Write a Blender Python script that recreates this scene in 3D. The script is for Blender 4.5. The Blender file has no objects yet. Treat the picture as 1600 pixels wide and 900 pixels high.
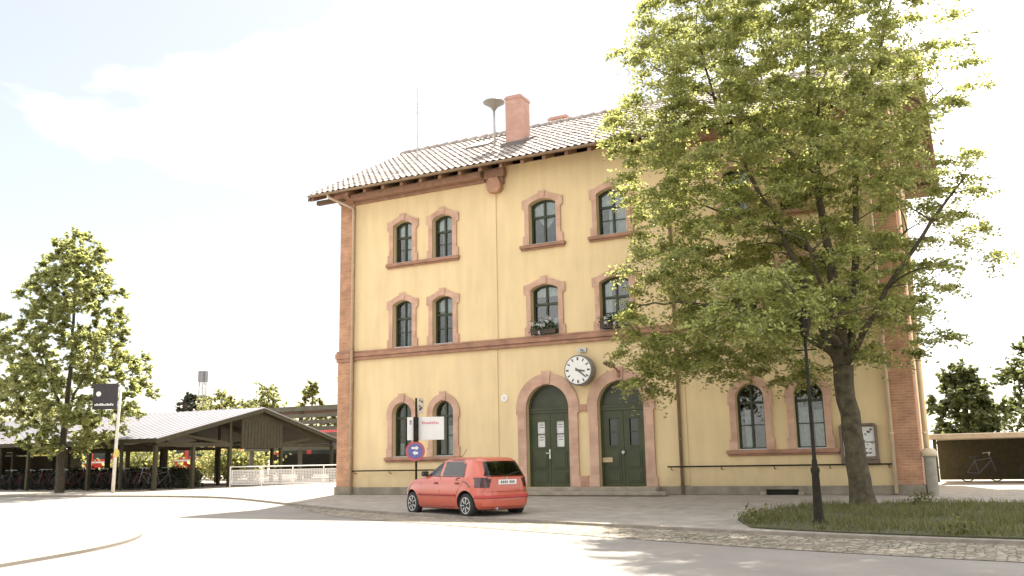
import bpy, bmesh, math, random
import numpy as np
from mathutils import Vector, Matrix
from mathutils.geometry import tessellate_polygon
R = math.radians
random.seed(5); rng = np.random.default_rng(5)
sc = bpy.context.scene
col = sc.collection

# ------------------------------------------------------------------ camera
cd = bpy.data.cameras.new('camera'); cam = bpy.data.objects.new('camera', cd); col.objects.link(cam)
cd.lens = 1439.46/1600*36; cd.sensor_width = 36; cd.clip_end = 2000
r_ = Vector((0.88523373, 0.46477217, -0.01865652)); u_ = Vector((0.10090357, -0.15272416, 0.98310416)); w_ = Vector((-0.45407016, 0.87215948, 0.18209375))
M = Matrix((r_, u_, -w_)).transposed().to_4x4(); M.translation = Vector((11.6748, -27.1619, 1.149)); cam.matrix_world = M
sc.camera = cam

# ------------------------------------------------------------------ light
SUN = Vector((-2.5, 7.9, 11.3)).normalized()
EL = math.asin(SUN.z); AZ = math.atan2(SUN.x, SUN.y)
world = bpy.data.worlds.new('World'); sc.world = world; world.use_nodes = True
nt = world.node_tree; N = nt.nodes; L = nt.links; N.clear()
out = N.new('ShaderNodeOutputWorld'); bg = N.new('ShaderNodeBackground'); bg.inputs[1].default_value = 0.085
sky = N.new('ShaderNodeTexSky'); sky.sky_type = 'NISHITA'; sky.sun_disc = False
sky.sun_elevation = EL; sky.sun_rotation = AZ; sky.dust_density = 1.2; sky.air_density = 1.0; sky.altitude = 400
tc = N.new('ShaderNodeTexCoord'); mp = N.new('ShaderNodeMapping'); mp.inputs['Scale'].default_value = (1, 1, 2.2); mp.inputs['Location'].default_value = (3.1, .4, .65)
cn = N.new('ShaderNodeTexNoise'); cn.inputs['Scale'].default_value = 1.7; cn.inputs['Detail'].default_value = 7; cn.inputs['Roughness'].default_value = .52
cr = N.new('ShaderNodeValToRGB'); cr.color_ramp.elements[0].position = .415; cr.color_ramp.elements[1].position = .60; cr.color_ramp.elements[0].color = (.17, .17, .17, 1)
mx = N.new('ShaderNodeMix'); mx.data_type = 'RGBA'
L.new(tc.outputs['Generated'], mp.inputs[0]); L.new(mp.outputs[0], cn.inputs[0]); L.new(cn.outputs['Fac'], cr.inputs[0])
L.new(cr.outputs[0], mx.inputs['Factor']); tn = N.new('ShaderNodeMix'); tn.data_type = 'RGBA'; tn.blend_type = 'MULTIPLY'; tn.inputs['Factor'].default_value = 1; tn.inputs['B'].default_value = (.70, .635, .58, 1)   # colour filter in place of high haze takes the blue down
L.new(sky.outputs[0], tn.inputs['A']); L.new(tn.outputs['Result'], mx.inputs['A']); mx.inputs['B'].default_value = (11.2, 11.1, 11.1, 1)
L.new(mx.outputs['Result'], bg.inputs[0]); L.new(bg.outputs[0], out.inputs[0])
sd = bpy.data.lights.new('sun', 'SUN'); sd.energy = 5; sd.angle = R(.6); sd.color = (1, .95, .86)
so = bpy.data.objects.new('sun', sd); col.objects.link(so); so.rotation_euler = SUN.to_track_quat('Z', 'Y').to_euler()
vs = sc.view_settings; vs.view_transform = 'Standard'; vs.look = 'None'; vs.exposure = 1.5; vs.gamma = 1; vs.use_curve_mapping = False
vs.use_white_balance = True; vs.white_balance_temperature = 6700; vs.white_balance_tint = 10

# ------------------------------------------------------------------ materials
def mat(name, c, rough=.8, var=.12, scale=6, bump=0, bscale=60, metal=0, spec=None, c2=None, coat=0, detail=5):
    m = bpy.data.materials.new(name); m.use_nodes = True; n = m.node_tree.nodes; l = m.node_tree.links
    b = n['Principled BSDF']; b.inputs['Roughness'].default_value = rough; b.inputs['Metallic'].default_value = metal
    if spec is not None: b.inputs['Specular IOR Level'].default_value = spec
    if coat: b.inputs['Coat Weight'].default_value = coat; b.inputs['Coat Roughness'].default_value = .05
    t = n.new('ShaderNodeTexCoord')
    no = n.new('ShaderNodeTexNoise'); no.inputs['Scale'].default_value = scale; no.inputs['Detail'].default_value = detail
    l.new(t.outputs['Object'], no.inputs[0])
    x = n.new('ShaderNodeMix'); x.data_type = 'RGBA'
    a = c2 if c2 else tuple(v*(1-var) for v in c); bb = c if c2 else tuple(min(1, v*(1+var)) for v in c)
    x.inputs['A'].default_value = (*a, 1); x.inputs['B'].default_value = (*bb, 1)
    mr = n.new('ShaderNodeMapRange'); mr.inputs[1].default_value = .3; mr.inputs[2].default_value = .7
    l.new(no.outputs['Fac'], mr.inputs[0]); l.new(mr.outputs[0], x.inputs['Factor']); l.new(x.outputs['Result'], b.inputs['Base Color'])
    if bump:
        n2 = n.new('ShaderNodeTexNoise'); n2.inputs['Scale'].default_value = bscale; n2.inputs['Detail'].default_value = 4
        l.new(t.outputs['Object'], n2.inputs[0]); bp = n.new('ShaderNodeBump'); bp.inputs['Strength'].default_value = bump; bp.inputs['Distance'].default_value = .02
        l.new(n2.outputs['Fac'], bp.inputs['Height']); l.new(bp.outputs[0], b.inputs['Normal'])
    m['mix'] = x.name
    return m

def brick(name, c1, c2, mortar, w=.25, h=.075, ms=.01, swap=None, bump=.5, rough=.9, scale=1, big=.35):
    """brick pattern in metres; swap: which object axes make the brick plane"""
    m = bpy.data.materials.new(name); m.use_nodes = True; n = m.node_tree.nodes; l = m.node_tree.links
    b = n['Principled BSDF']; b.inputs['Roughness'].default_value = rough
    t = n.new('ShaderNodeTexCoord'); sp = n.new('ShaderNodeSeparateXYZ'); cb = n.new('ShaderNodeCombineXYZ')
    l.new(t.outputs['Object'], sp.inputs[0])
    ax = swap or 'XZ'
    if ax == 'SZ':
        ad = n.new('ShaderNodeMath'); l.new(sp.outputs['X'], ad.inputs[0]); l.new(sp.outputs['Y'], ad.inputs[1]); l.new(ad.outputs[0], cb.inputs[0]); l.new(sp.outputs['Z'], cb.inputs[1])
    else:
        l.new(sp.outputs[ax[0]], cb.inputs[0]); l.new(sp.outputs[ax[1]], cb.inputs[1])
    br = n.new('ShaderNodeTexBrick'); l.new(cb.outputs[0], br.inputs['Vector'])
    br.inputs['Scale'].default_value = scale; br.inputs['Brick Width'].default_value = w; br.inputs['Row Height'].default_value = h; br.inputs['Mortar Size'].default_value = ms
    br.inputs['Color1'].default_value = (*c1, 1); br.inputs['Color2'].default_value = (*c2, 1); br.inputs['Mortar'].default_value = (*mortar, 1); br.inputs['Bias'].default_value = -.1
    no = n.new('ShaderNodeTexNoise'); no.inputs['Scale'].default_value = 2.5; no.inputs['Detail'].default_value = 6; l.new(t.outputs['Object'], no.inputs[0])
    mr = n.new('ShaderNodeMapRange'); mr.inputs[1].default_value = .3; mr.inputs[2].default_value = .7; mr.inputs[3].default_value = 1-big; mr.inputs[4].default_value = 1+big*.6; l.new(no.outputs['Fac'], mr.inputs[0])
    mu = n.new('ShaderNodeMix'); mu.data_type = 'RGBA'; mu.blend_type = 'MULTIPLY'; mu.inputs['Factor'].default_value = 1
    l.new(br.outputs['Color'], mu.inputs['A']); l.new(mr.outputs[0], mu.inputs['B']); l.new(mu.outputs['Result'], b.inputs['Base Color'])
    bp = n.new('ShaderNodeBump'); bp.inputs['Strength'].default_value = bump; bp.inputs['Distance'].default_value = .01; bp.invert = True
    l.new(br.outputs['Fac'], bp.inputs['Height']); l.new(bp.outputs[0], b.inputs['Normal'])
    return m

def leafmat(name, c, tr, mixf=.5, var=.35):
    m = bpy.data.materials.new(name); m.use_nodes = True; n = m.node_tree.nodes; l = m.node_tree.links; n.clear()
    o = n.new('ShaderNodeOutputMaterial'); d = n.new('ShaderNodeBsdfDiffuse'); t = n.new('ShaderNodeBsdfTranslucent'); g = n.new('ShaderNodeBsdfGlossy'); g.inputs['Roughness'].default_value = .45
    x = n.new('ShaderNodeMixShader'); x.inputs[0].default_value = mixf; x2 = n.new('ShaderNodeMixShader'); x2.inputs[0].default_value = .05
    ge = n.new('ShaderNodeNewGeometry'); mr = n.new('ShaderNodeMapRange'); mr.inputs[3].default_value = 1-var; mr.inputs[4].default_value = 1+var
    l.new(ge.outputs['Random Per Island'], mr.inputs[0])
    for s, cc in ((d, c), (t, tr)):
        mu = n.new('ShaderNodeMix'); mu.data_type = 'RGBA'; mu.blend_type = 'MULTIPLY'; mu.inputs['Factor'].default_value = 1
        mu.inputs['A'].default_value = (*cc, 1); l.new(mr.outputs[0], mu.inputs['B']); l.new(mu.outputs['Result'], s.inputs[0])
    l.new(d.outputs[0], x.inputs[1]); l.new(t.outputs[0], x.inputs[2]); l.new(x.outputs[0], x2.inputs[1]); l.new(g.outputs[0], x2.inputs[2]); l.new(x2.outputs[0], o.inputs[0])
    return m

def glassmat(name, refl=.22, tint=(.75, .8, .78), rough=.02, wob=.004):
    m = bpy.data.materials.new(name); m.use_nodes = True; n = m.node_tree.nodes; l = m.node_tree.links; n.clear()
    o = n.new('ShaderNodeOutputMaterial'); t = n.new('ShaderNodeBsdfTransparent'); t.inputs[0].default_value = (*tint, 1)
    g = n.new('ShaderNodeBsdfGlossy'); g.inputs['Roughness'].default_value = rough; x = n.new('ShaderNodeMixShader')
    fr = n.new('ShaderNodeFresnel'); fr.inputs[0].default_value = 1.5; ma = n.new('ShaderNodeMath'); ma.operation = 'ADD'; ma.inputs[1].default_value = refl; l.new(fr.outputs[0], ma.inputs[0])
    tc = n.new('ShaderNodeTexCoord'); no = n.new('ShaderNodeTexNoise'); no.inputs['Scale'].default_value = 3; l.new(tc.outputs['Object'], no.inputs[0])
    bp = n.new('ShaderNodeBump'); bp.inputs['Distance'].default_value = wob; bp.inputs['Strength'].default_value = .6; l.new(no.outputs['Fac'], bp.inputs['Height']); l.new(bp.outputs[0], g.inputs['Normal'])
    l.new(ma.outputs[0], x.inputs[0]); l.new(t.outputs[0], x.inputs[1]); l.new(g.outputs[0], x.inputs[2]); l.new(x.outputs[0], o.inputs[0])
    return m

# yellow render with soft weathering
stucco = mat('yellow_render', (.73, .57, .325), .92, .06, .7, .25, 55, detail=8)
def weather(m, strength=.08):
    n = m.node_tree.nodes; l = m.node_tree.links; x = n[m['mix']]; b = n['Principled BSDF']
    t = n.new('ShaderNodeTexCoord'); mp = n.new('ShaderNodeMapping'); mp.inputs['Scale'].default_value = (1.7, 1.7, .3); l.new(t.outputs['Object'], mp.inputs[0])
    no = n.new('ShaderNodeTexNoise'); no.inputs['Scale'].default_value = 1.6; no.inputs['Detail'].default_value = 8; l.new(mp.outputs[0], no.inputs[0])
    mr = n.new('ShaderNodeMapRange'); mr.inputs[1].default_value = .35; mr.inputs[2].default_value = .68; mr.inputs[3].default_value = 1.03; mr.inputs[4].default_value = 1-strength; l.new(no.outputs['Fac'], mr.inputs[0])
    sp = n.new('ShaderNodeSeparateXYZ'); l.new(t.outputs['Object'], sp.inputs[0]); n3 = n.new('ShaderNodeTexNoise'); n3.inputs['Scale'].default_value = 2.2; n3.inputs['Detail'].default_value = 6; l.new(t.outputs['Object'], n3.inputs[0])
    ad = n.new('ShaderNodeMath'); ad.operation = 'MULTIPLY_ADD'; ad.inputs[1].default_value = -1.1; l.new(n3.outputs['Fac'], ad.inputs[0]); l.new(sp.outputs['Z'], ad.inputs[2])
    m2 = n.new('ShaderNodeMapRange'); m2.inputs[1].default_value = -.4; m2.inputs[2].default_value = .45; m2.inputs[3].default_value = .78; m2.inputs[4].default_value = 1; l.new(ad.outputs[0], m2.inputs[0])
    mm = n.new('ShaderNodeMath'); mm.operation = 'MULTIPLY'; l.new(mr.outputs[0], mm.inputs[0]); l.new(m2.outputs[0], mm.inputs[1])
    mu = n.new('ShaderNodeMix'); mu.data_type = 'RGBA'; mu.blend_type = 'MULTIPLY'; mu.inputs['Factor'].default_value = 1; l.new(x.outputs['Result'], mu.inputs['A']); l.new(mm.outputs[0], mu.inputs['B']); l.new(mu.outputs['Result'], b.inputs['Base Color'])
weather(stucco)
sand = brick('pink_sandstone', (.57, .37, .27), (.49, .295, .21), (.55, .40, .30), .42, .3, .006, 'XZ', .25, big=.18)
sand_plain = mat('sandstone_plain', (.44, .25, .16), .9, .15, 4, .3, 40)
course = brick('brown_brick_course', (.40, .215, .14), (.33, .18, .12), (.33, .2, .13), .25, .08, .008, 'XZ', .4, big=.25)
pierm = brick('orange_brick', (.49, .255, .14), (.39, .19, .11), (.46, .31, .21), .25, .075, .01, 'SZ', .5, big=.25)
frieze = mat('brown_frieze_board', (.30, .17, .11), .8, .2, 5, .2, 30)
plinthm = mat('grey_plinth_stone', (.24, .21, .16), .95, .25, 3, .5, 30)
stepm = mat('step_stone', (.30, .26, .20), .9, .2, 4, .3, 30)
green = mat('dark_green_paint', (.03, .038, .013), .45, .25, 3, 0)
greend = mat('dark_green_door', (.042, .052, .018), .5, .2, 2, .05, 20)
iron = mat('black_iron', (.022, .019, .012), .75, .3, 6, spec=.2)
brown_pipe = mat('brown_pipe', (.25, .17, .10), .5, .2, 4)
cream_pipe = mat('cream_pipe', (.62, .50, .34), .5, .1, 4)
grey_iron = mat('grey_painted_iron', (.27, .25, .2), .6, .15, 4)
white = mat('white_paint', (.78, .77, .74), .5, .04, 4)
paper = mat('poster_paper', (.7, .7, .66), .7, .08, 9)
pinkink = mat('pink_print', (.65, .30, .33), .6, .1, 9)
darkink = mat('dark_print', (.10, .09, .09), .6, .2, 9)
inner = mat('dim_interior', (.10, .09, .07), .95, .3, 1.5)
curtain = mat('net_curtain_and_reflection', (.8, .8, .78), .9, .15, 9, .4, 25)  # whitened: strips behind upper panes also stand in for sky reflections
winglass = glassmat('window_glass', .03)
steel = mat('galvanised_steel', (.42, .42, .42), .4, .15, 6, metal=.6)
tilem = brick('weathered_roof_tile', (.42, .37, .335), (.33, .285, .255), (.25, .215, .19), .25, .34, .008, 'XY', .2, big=.35)
chimm = brick('chimney_brick', (.50, .29, .23), (.45, .255, .20), (.45, .3, .24), .25, .08, .008, 'SZ', .3, big=.15)
wood = mat('dark_timber', (.045, .038, .018), .8, .25, 3, .2, 20)
woodp = mat('timber_boards', (.04, .035, .016), .8, .25, 6, .2, 20)
metalroof = mat('pale_sheet_roof', (.30, .29, .31), .5, .06, 1)
canopym = mat('canopy_grey', (.10, .09, .06), .7, .2, 2)
asphalt = mat('worn_asphalt', (.255, .235, .21), .95, .12, .8, .5, 90, detail=12)
gravel = mat('pale_forecourt', (.34, .30, .255), .95, .1, .6, .4, 80, detail=12)
pave = brick('paving_stones', (.37, .34, .30), (.32, .29, .255), (.24, .215, .18), .2, .1, .006, 'XY', .3, big=.22)
def cobblemat():
    m = bpy.data.materials.new('granite_cobbles'); m.use_nodes = True; n = m.node_tree.nodes; l = m.node_tree.links; b = n['Principled BSDF']; b.inputs['Roughness'].default_value = .85
    t = n.new('ShaderNodeTexCoord'); v = n.new('ShaderNodeTexVoronoi'); v.inputs['Scale'].default_value = 7.5; v.inputs['Randomness'].default_value = .55; l.new(t.outputs['Object'], v.inputs[0])
    ve = n.new('ShaderNodeTexVoronoi'); ve.feature = 'DISTANCE_TO_EDGE'; ve.inputs['Scale'].default_value = 7.5; ve.inputs['Randomness'].default_value = .55; l.new(t.outputs['Object'], ve.inputs[0])
    sp = n.new('ShaderNodeSeparateColor'); l.new(v.outputs['Color'], sp.inputs[0])
    r = n.new('ShaderNodeValToRGB'); r.color_ramp.elements[0].color = (.20, .17, .125, 1); r.color_ramp.elements[1].color = (.38, .335, .27, 1); l.new(sp.outputs[0], r.inputs[0])
    r2 = n.new('ShaderNodeValToRGB'); r2.color_ramp.elements[0].position = .0; r2.color_ramp.elements[1].position = .09; l.new(ve.outputs['Distance'], r2.inputs[0])
    mo = n.new('ShaderNodeTexNoise'); mo.inputs['Scale'].default_value = 1.1; mo.inputs['Detail'].default_value = 6; l.new(t.outputs['Object'], mo.inputs[0])
    rm = n.new('ShaderNodeValToRGB'); rm.color_ramp.elements[0].position = .4; rm.color_ramp.elements[0].color = (.05, .06, .025, 1); rm.color_ramp.elements[1].position = .6; rm.color_ramp.elements[1].color = (.13, .11, .08, 1); l.new(mo.outputs['Fac'], rm.inputs[0])
    x = n.new('ShaderNodeMix'); x.data_type = 'RGBA'; l.new(r2.outputs[0], x.inputs['Factor']); l.new(rm.outputs[0], x.inputs['A']); l.new(r.outputs[0], x.inputs['B']); l.new(x.outputs['Result'], b.inputs['Base Color'])
    bp = n.new('ShaderNodeBump'); bp.inputs['Strength'].default_value = .8; bp.inputs['Distance'].default_value = .02; l.new(r2.outputs[0], bp.inputs['Height']); l.new(bp.outputs[0], b.inputs['Normal'])
    return m
cobble = cobblemat()
kerbm = mat('granite_kerb', (.24, .21, .17), .85, .2, 5, .3, 40)
soil = mat('bed_soil', (.10, .085, .045), .95, .3, 3, .6, 30, c2=(.055, .07, .025))
bark = mat('furrowed_bark', (.075, .062, .036), .95, .45, 7, 1.0, 14)
barkd = mat('dark_bark', (.055, .045, .03), .95, .3, 9, .6, 20)

# ------------------------------------------------------------------ helpers
def tag(o, label=None, cat=None, group=None, kind=None):
    if label: o['label'] = label
    if cat: o['category'] = cat
    if group: o['group'] = group
    if kind: o['kind'] = kind
    return o
def thing(name, label, cat, loc=(0, 0, 0), rz=0, group=None):
    o = bpy.data.objects.new(name, None); col.objects.link(o); o.location = loc; o.rotation_euler = (0, 0, rz); o.empty_display_size = .2
    return tag(o, label, cat, group)
def link(name, me, m, parent=None, smooth=False, loc=None):
    if m is not None:
        for mm in (m if isinstance(m, (list, tuple)) else [m]): me.materials.append(mm)
    if smooth: me.polygons.foreach_set('use_smooth', [True]*len(me.polygons))
    o = bpy.data.objects.new(name, me); col.objects.link(o)
    if parent: o.parent = parent
    if loc: o.location = loc
    return o
class MB:
    def __init__(s): s.v = []; s.f = []
    def add(s, v, f):
        k = len(s.v); s.v += [tuple(p) for p in v]; s.f += [tuple(i+k for i in q) for q in f]; return s
    def box(s, x0, x1, y0, y1, z0, z1):
        return s.add([(x0, y0, z0), (x1, y0, z0), (x1, y1, z0), (x0, y1, z0), (x0, y0, z1), (x1, y0, z1), (x1, y1, z1), (x0, y1, z1)],
                     [(0, 3, 2, 1), (4, 5, 6, 7), (0, 1, 5, 4), (1, 2, 6, 5), (2, 3, 7, 6), (3, 0, 4, 7)])
    def tube(s, pts, r, n=8, caps=True):
        pts = [Vector(p) for p in pts]; rr = r if isinstance(r, (list, tuple)) else [r]*len(pts)
        vs_ = []; prev = None
        for i, p in enumerate(pts):
            d = (pts[min(i+1, len(pts)-1)] - pts[max(i-1, 0)]).normalized()
            a = prev if prev is not None else (Vector((0, 0, 1)) if abs(d.z) < .9 else Vector((1, 0, 0)))
            x = (a - d*a.dot(d))
            if x.length < 1e-4: x = d.orthogonal()
            x.normalize(); prev = x; y = d.cross(x)
            for k in range(n):
                t = 2*math.pi*k/n; vs_.append(p + (x*math.cos(t) + y*math.sin(t))*rr[i])
        fs = [(i*n+k, i*n+(k+1) % n, (i+1)*n+(k+1) % n, (i+1)*n+k) for i in range(len(pts)-1) for k in range(n)]
        if caps: fs += [tuple(range(n-1, -1, -1)), tuple((len(pts)-1)*n+k for k in range(n))]
        return s.add(vs_, fs)
    def bar(s, a, b, w, h):
        """rectangular beam from a to b"""
        a = Vector(a); b = Vector(b); d = (b-a).normalized(); z = Vector((0, 0, 1)); x = d.cross(z)
        if x.length < .01: x = Vector((1, 0, 0))
        x.normalize(); y = x.cross(d)
        v = [p + x*w/2*i + y*h/2*j for p in (a, b) for i, j in ((-1, -1), (1, -1), (1, 1), (-1, 1))]
        return s.add(v, [(0, 1, 2, 3), (7, 6, 5, 4), (0, 4, 5, 1), (1, 5, 6, 2), (2, 6, 7, 3), (3, 7, 4, 0)])
    def prism(s, loops, y0, y1, plane='XZ'):
        """loops[0] outer, others holes, 2D; extruded from y0 (front) to y1"""
        if isinstance(loops[0][0], (int, float)): loops = [loops]
        flat = [p for lp in loops for p in lp]
        tr = tessellate_polygon([[Vector((p[0], p[1], 0)) for p in lp] for lp in loops])
        P = {'XZ': lambda p, y: (p[0], y, p[1]), 'YZ': lambda p, y: (y, p[0], p[1]), 'XY': lambda p, y: (p[0], p[1], y)}[plane]
        n = len(flat); v = [P(p, y0) for p in flat] + [P(p, y1) for p in flat]
        f = [tuple(t) for t in tr] + [(t[2]+n, t[1]+n, t[0]+n) for t in tr]; k = 0
        for lp in loops:
            m = len(lp)
            for i in range(m): f.append((k+i, k+(i+1) % m, n+k+(i+1) % m, n+k+i))
            k += m
        return s.add(v, f)
    def lathe(s, prof, n=24, c=(0, 0, 0), axis='Z'):
        v = []; 
        for r, h in prof:
            for k in range(n):
                t = 2*math.pi*k/n; a, b = r*math.cos(t), r*math.sin(t)
                v.append({'Z': (c[0]+a, c[1]+b, c[2]+h), 'Y': (c[0]+a, c[1]+h, c[2]+b), 'X': (c[0]+h, c[1]+a, c[2]+b)}[axis])
        f = [(i*n+k, i*n+(k+1) % n, (i+1)*n+(k+1) % n, (i+1)*n+k) for i in range(len(prof)-1) for k in range(n)]
        f += [tuple(range(n-1, -1, -1)), tuple((len(prof)-1)*n+k for k in range(n))]
        return s.add(v, f)
    def build(s, name, m, parent=None, smooth=False, bevel=0, loc=None):
        me = bpy.data.meshes.new(name); me.from_pydata(s.v, [], s.f); 
        b = bmesh.new(); b.from_mesh(me); bmesh.ops.recalc_face_normals(b, faces=b.faces)
        if bevel:
            es = [e for e in b.edges if len(e.link_faces) == 2 and e.calc_face_angle() > .5]
            bmesh.ops.bevel(b, geom=es, offset=bevel, segments=1, affect='EDGES', clamp_overlap=True)
        b.to_mesh(me); b.free()
        return link(name, me, m, parent, smooth, loc)
def npmesh(name, V, nper, m, parent=None):
    """V (k*nper,3) independent polygons"""
    me = bpy.data.meshes.new(name); k = len(V)//nper
    me.vertices.add(len(V)); me.vertices.foreach_set('co', V.astype('f').ravel())
    me.loops.add(len(V)); me.loops.foreach_set('vertex_index', np.arange(len(V), dtype='i'))
    me.polygons.add(k); me.polygons.foreach_set('loop_start', np.arange(0, len(V), nper, dtype='i')); me.polygons.foreach_set('loop_total', np.full(k, nper, 'i'))
    me.update(calc_edges=True); return link(name, me, m, parent)
def arc(cx, cz, r, a0, a1, n=14, rz=None):
    rz = rz or r
    return [(cx + r*math.cos(R(a0+(a1-a0)*i/n)), cz + rz*math.sin(R(a0+(a1-a0)*i/n))) for i in range(n+1)]
def copy_tree(o, parent=None):
    c = o.copy(); col.objects.link(c)
    if parent: c.parent = parent
    for ch in list(o.children): copy_tree(ch, c)
    return c
def gz(y): return .022*min(0., y)

# ------------------------------------------------------------------ ground
def sheet(name, poly, m, dz=0., kind='structure', thick=None):
    """polygon draped on the ground, split where the slope begins (y = 0)"""
    bm = bmesh.new(); vs_ = [bm.verts.new((x, y, 0)) for x, y in poly]
    tr = tessellate_polygon([[Vector((x, y, 0)) for x, y in poly]])
    for t in tr:
        try: bm.faces.new([vs_[i] for i in t])
        except Exception: pass
    bmesh.ops.bisect_plane(bm, geom=bm.verts[:]+bm.edges[:]+bm.faces[:], plane_co=(0, 0, 0), plane_no=(0, 1, 0))
    for v in bm.verts: v.co.z = gz(v.co.y) + dz
    if thick:
        r = bmesh.ops.extrude_face_region(bm, geom=bm.faces[:])
        for v in r['geom']:
            if isinstance(v, bmesh.types.BMVert): v.co.z -= thick
    bmesh.ops.recalc_face_normals(bm, faces=bm.faces)
    me = bpy.data.meshes.new(name); bm.to_mesh(me); bm.free()
    if not thick and len(me.polygons) and me.polygons[0].normal.z < 0: me.flip_normals()
    o = link(name, me, m); tag(o, kind=kind); return o
RD = -.045
sheet('ground', [(-400, -60), (400, -60), (400, 600), (-400, 600)], gravel, RD-.012)
sheet('road', [(-120, -1.3), (-25, -1.0), (-14, -1.5), (-5, -4), (60, -14), (60, -40), (-120, -40)], asphalt, RD-.004)
# kerb line between station pavement and road
KL = [(-120, -2.2), (-60, -1.8), (-30, -1.2), (-22.5, -.8), (-18, -.75), (-15.2, -1.0), (-12.9, -1.7), (-9.8, -3.3), (-6.8, -5.0), (-3.2, -6.7), (0, -7.75), (2.5, -8.5), (5.7, -9.45), (8.2, -10.1), (10.7, -10.55), (14, -10.9), (20, -11.2), (60, -12.5)]
def smooth_line(P, it=2):
    for _ in range(it):
        Q = [P[0]]
        for a, b in zip(P, P[1:]): Q += [(a[0]*.75+b[0]*.25, a[1]*.75+b[1]*.25), (a[0]*.25+b[0]*.75, a[1]*.25+b[1]*.75)]
        P = Q+[P[-1]]
    return P
KS = smooth_line(KL)
right = [p for p in KS if p[0] > -8]; left = [p for p in KS if p[0] <= -8]
sheet('station_pavement', right + [(60, 7), (-8, 7)], pave, 0, thick=.12)
sheet('forecourt', left + [(-8.001, -4.2)] + [(-8.001, 60), (-120, 60)], gravel, .0, thick=.12)
def offset_line(P, d):
    Q = []
    for i, p in enumerate(P):
        a = P[max(0, i-1)]; b = P[min(len(P)-1, i+1)]; dx, dy = b[0]-a[0], b[1]-a[1]; l = math.hypot(dx, dy); Q.append((p[0]+dy/l*d, p[1]-dx/l*d))
    return Q
def ribbon(name, P, d0, d1, z0, z1, m, kind='structure', cat=None, label=None, gap=0):
    A = offset_line(P, d0); B = offset_line(P, d1); mb = MB()
    for i in range(len(P)-1):
        q = [A[i], A[i+1], B[i+1], B[i]]
        mb.add([(x, y, gz(y)+z0) for x, y in q]+[(x, y, gz(y)+z1) for x, y in q], [(0, 3, 2, 1), (4, 5, 6, 7), (0, 1, 5, 4), (1, 2, 6, 5), (2, 3, 7, 6), (3, 0, 4, 7)])
    return tag(mb.build(name, m), kind=kind)
ribbon('kerb', KS, 0.001, .14, RD-.05, .012, kerbm)
CB = [p for p in KS if p[0] > -8.2]
cob_in = offset_line(CB, .13)
cob_out = [(p[0]+(.0), p[1]-min(1, max(0, (p[0]+8.2)/5))*(1.35+.06*max(0, min(12, p[0])))) for p in cob_in]
sheet('cobbled_parking_strip', cob_in + cob_out[::-1], cobble, RD+.004)
# rounded pavement corner on the near left
IL = smooth_line([(-1.6, -26), (-2.6, -19), (-3.0, -16.5), (-3.4, -14.9), (-4.3, -13.3), (-6.0, -11.8), (-8.4, -9.9), (-11.4, -8.2), (-16, -7), (-24, -6.4), (-60, -6), (-120, -6)])
sheet('corner_pavement', IL + [(-120, -26)], gravel, .005, thick=.12)
ribbon('corner_kerb', IL, -.001, -.12, RD-.05, .012, mat('sandy_kerb', (.36, .32, .24), .9))
# ------------------------------------------------------------------ station building
B = thing('station_building', 'three storey yellow rendered station building with pink stone window surrounds and tiled gable roof', 'building')
HW = .41
gw = [(-6.9, HW), (-5.2, HW), (5.28, HW), (6.93, HW)]
dw = [(-1.25, .76), (1.27, .76)]
uw = [(-6.9, HW), (-5.2, HW), (-1.25, .5), (1.22, .5), (5.28, HW), (6.93, HW)]
def round_loop(cx, hw, z0, z1, n=16, k=0):
    zs = z1-hw
    return [(cx-hw-k, z0), (cx+hw+k, z0)] + arc(cx, zs, hw+k, 0, 180, n)
def seg_loop(cx, hw, z0, z1, rise=.16, n=10, k=0):
    rad = (hw*hw+rise*rise)/(2*rise); cz = z1-rad; a = math.degrees(math.asin((z1-rise-cz)/rad))
    return [(cx-hw-k, z0), (cx+hw+k, z0)] + arc(cx, cz, rad+k, a, 180-a, n)
def seg_dir(cx, hw, z1, rise, k, n=10):
    rad = (hw*hw+rise*rise)/(2*rise); cz = z1-rad; a = math.degrees(math.asin((z1-rise-cz)/rad))
    return arc(cx, cz, rad+k, a, 180-a, n)
holes = []
for cx, hw in gw: holes.append(round_loop(cx, hw, 1.27, 3.16))
for cx, hw in dw: holes.append(round_loop(cx, hw, .24, 3.5))
for cx, hw in uw:
    holes.append(seg_loop(cx, hw, 5.12, 6.82)); holes.append(seg_loop(cx, hw, 8.2, 9.76))
wb = MB(); wb.prism([[(-9.6, .0), (9.6, .0), (9.6, 11.15), (-9.6, 11.15)]] + holes, 0, .32)
gable = [(.321, 0), (10.5, 0), (10.5, 11.3), (5.4, 14.35), (.321, 11.3)]
wb.prism(gable, -9.6, -9.3, 'YZ'); wb.prism(gable, 9.3, 9.6, 'YZ'); wb.v = [(p[0]-.038*(p[1]-.32)*(1 if p[0] > 9 and p[1] > .33 else 0), p[1], p[2]) for p in wb.v]; wb.box(-9.299, 9.299, 10.2, 10.5, 0, 11.2)
wb.build('wall', stucco, B)
ib = MB(); ib.box(-9.29, 9.29, 1.6, 1.7, 0, 11.1)
for z in (.1, 4.6, 7.7, 10.8): ib.box(-9.29, 9.29, .33, 1.6, z, z+.12)
for x in (-3.4, 0, 3.4, 6.1, -6.05): ib.box(x-.05, x+.05, .33, 1.59, .23, 10.79)
ib.build('interior_partition', inner, B)
# rendered bands of the middle section
for x in (-3.22, 3.2):
    MB().box(x-.2, x+.2, -.035, .0, 5.112, 10.25).build('pilaster', stucco, B, bevel=.01)
    MB().box(x-.17, x+.17, -.03, .0, .27, 4.78).build('pilaster', stucco, B, bevel=.01)
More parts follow.
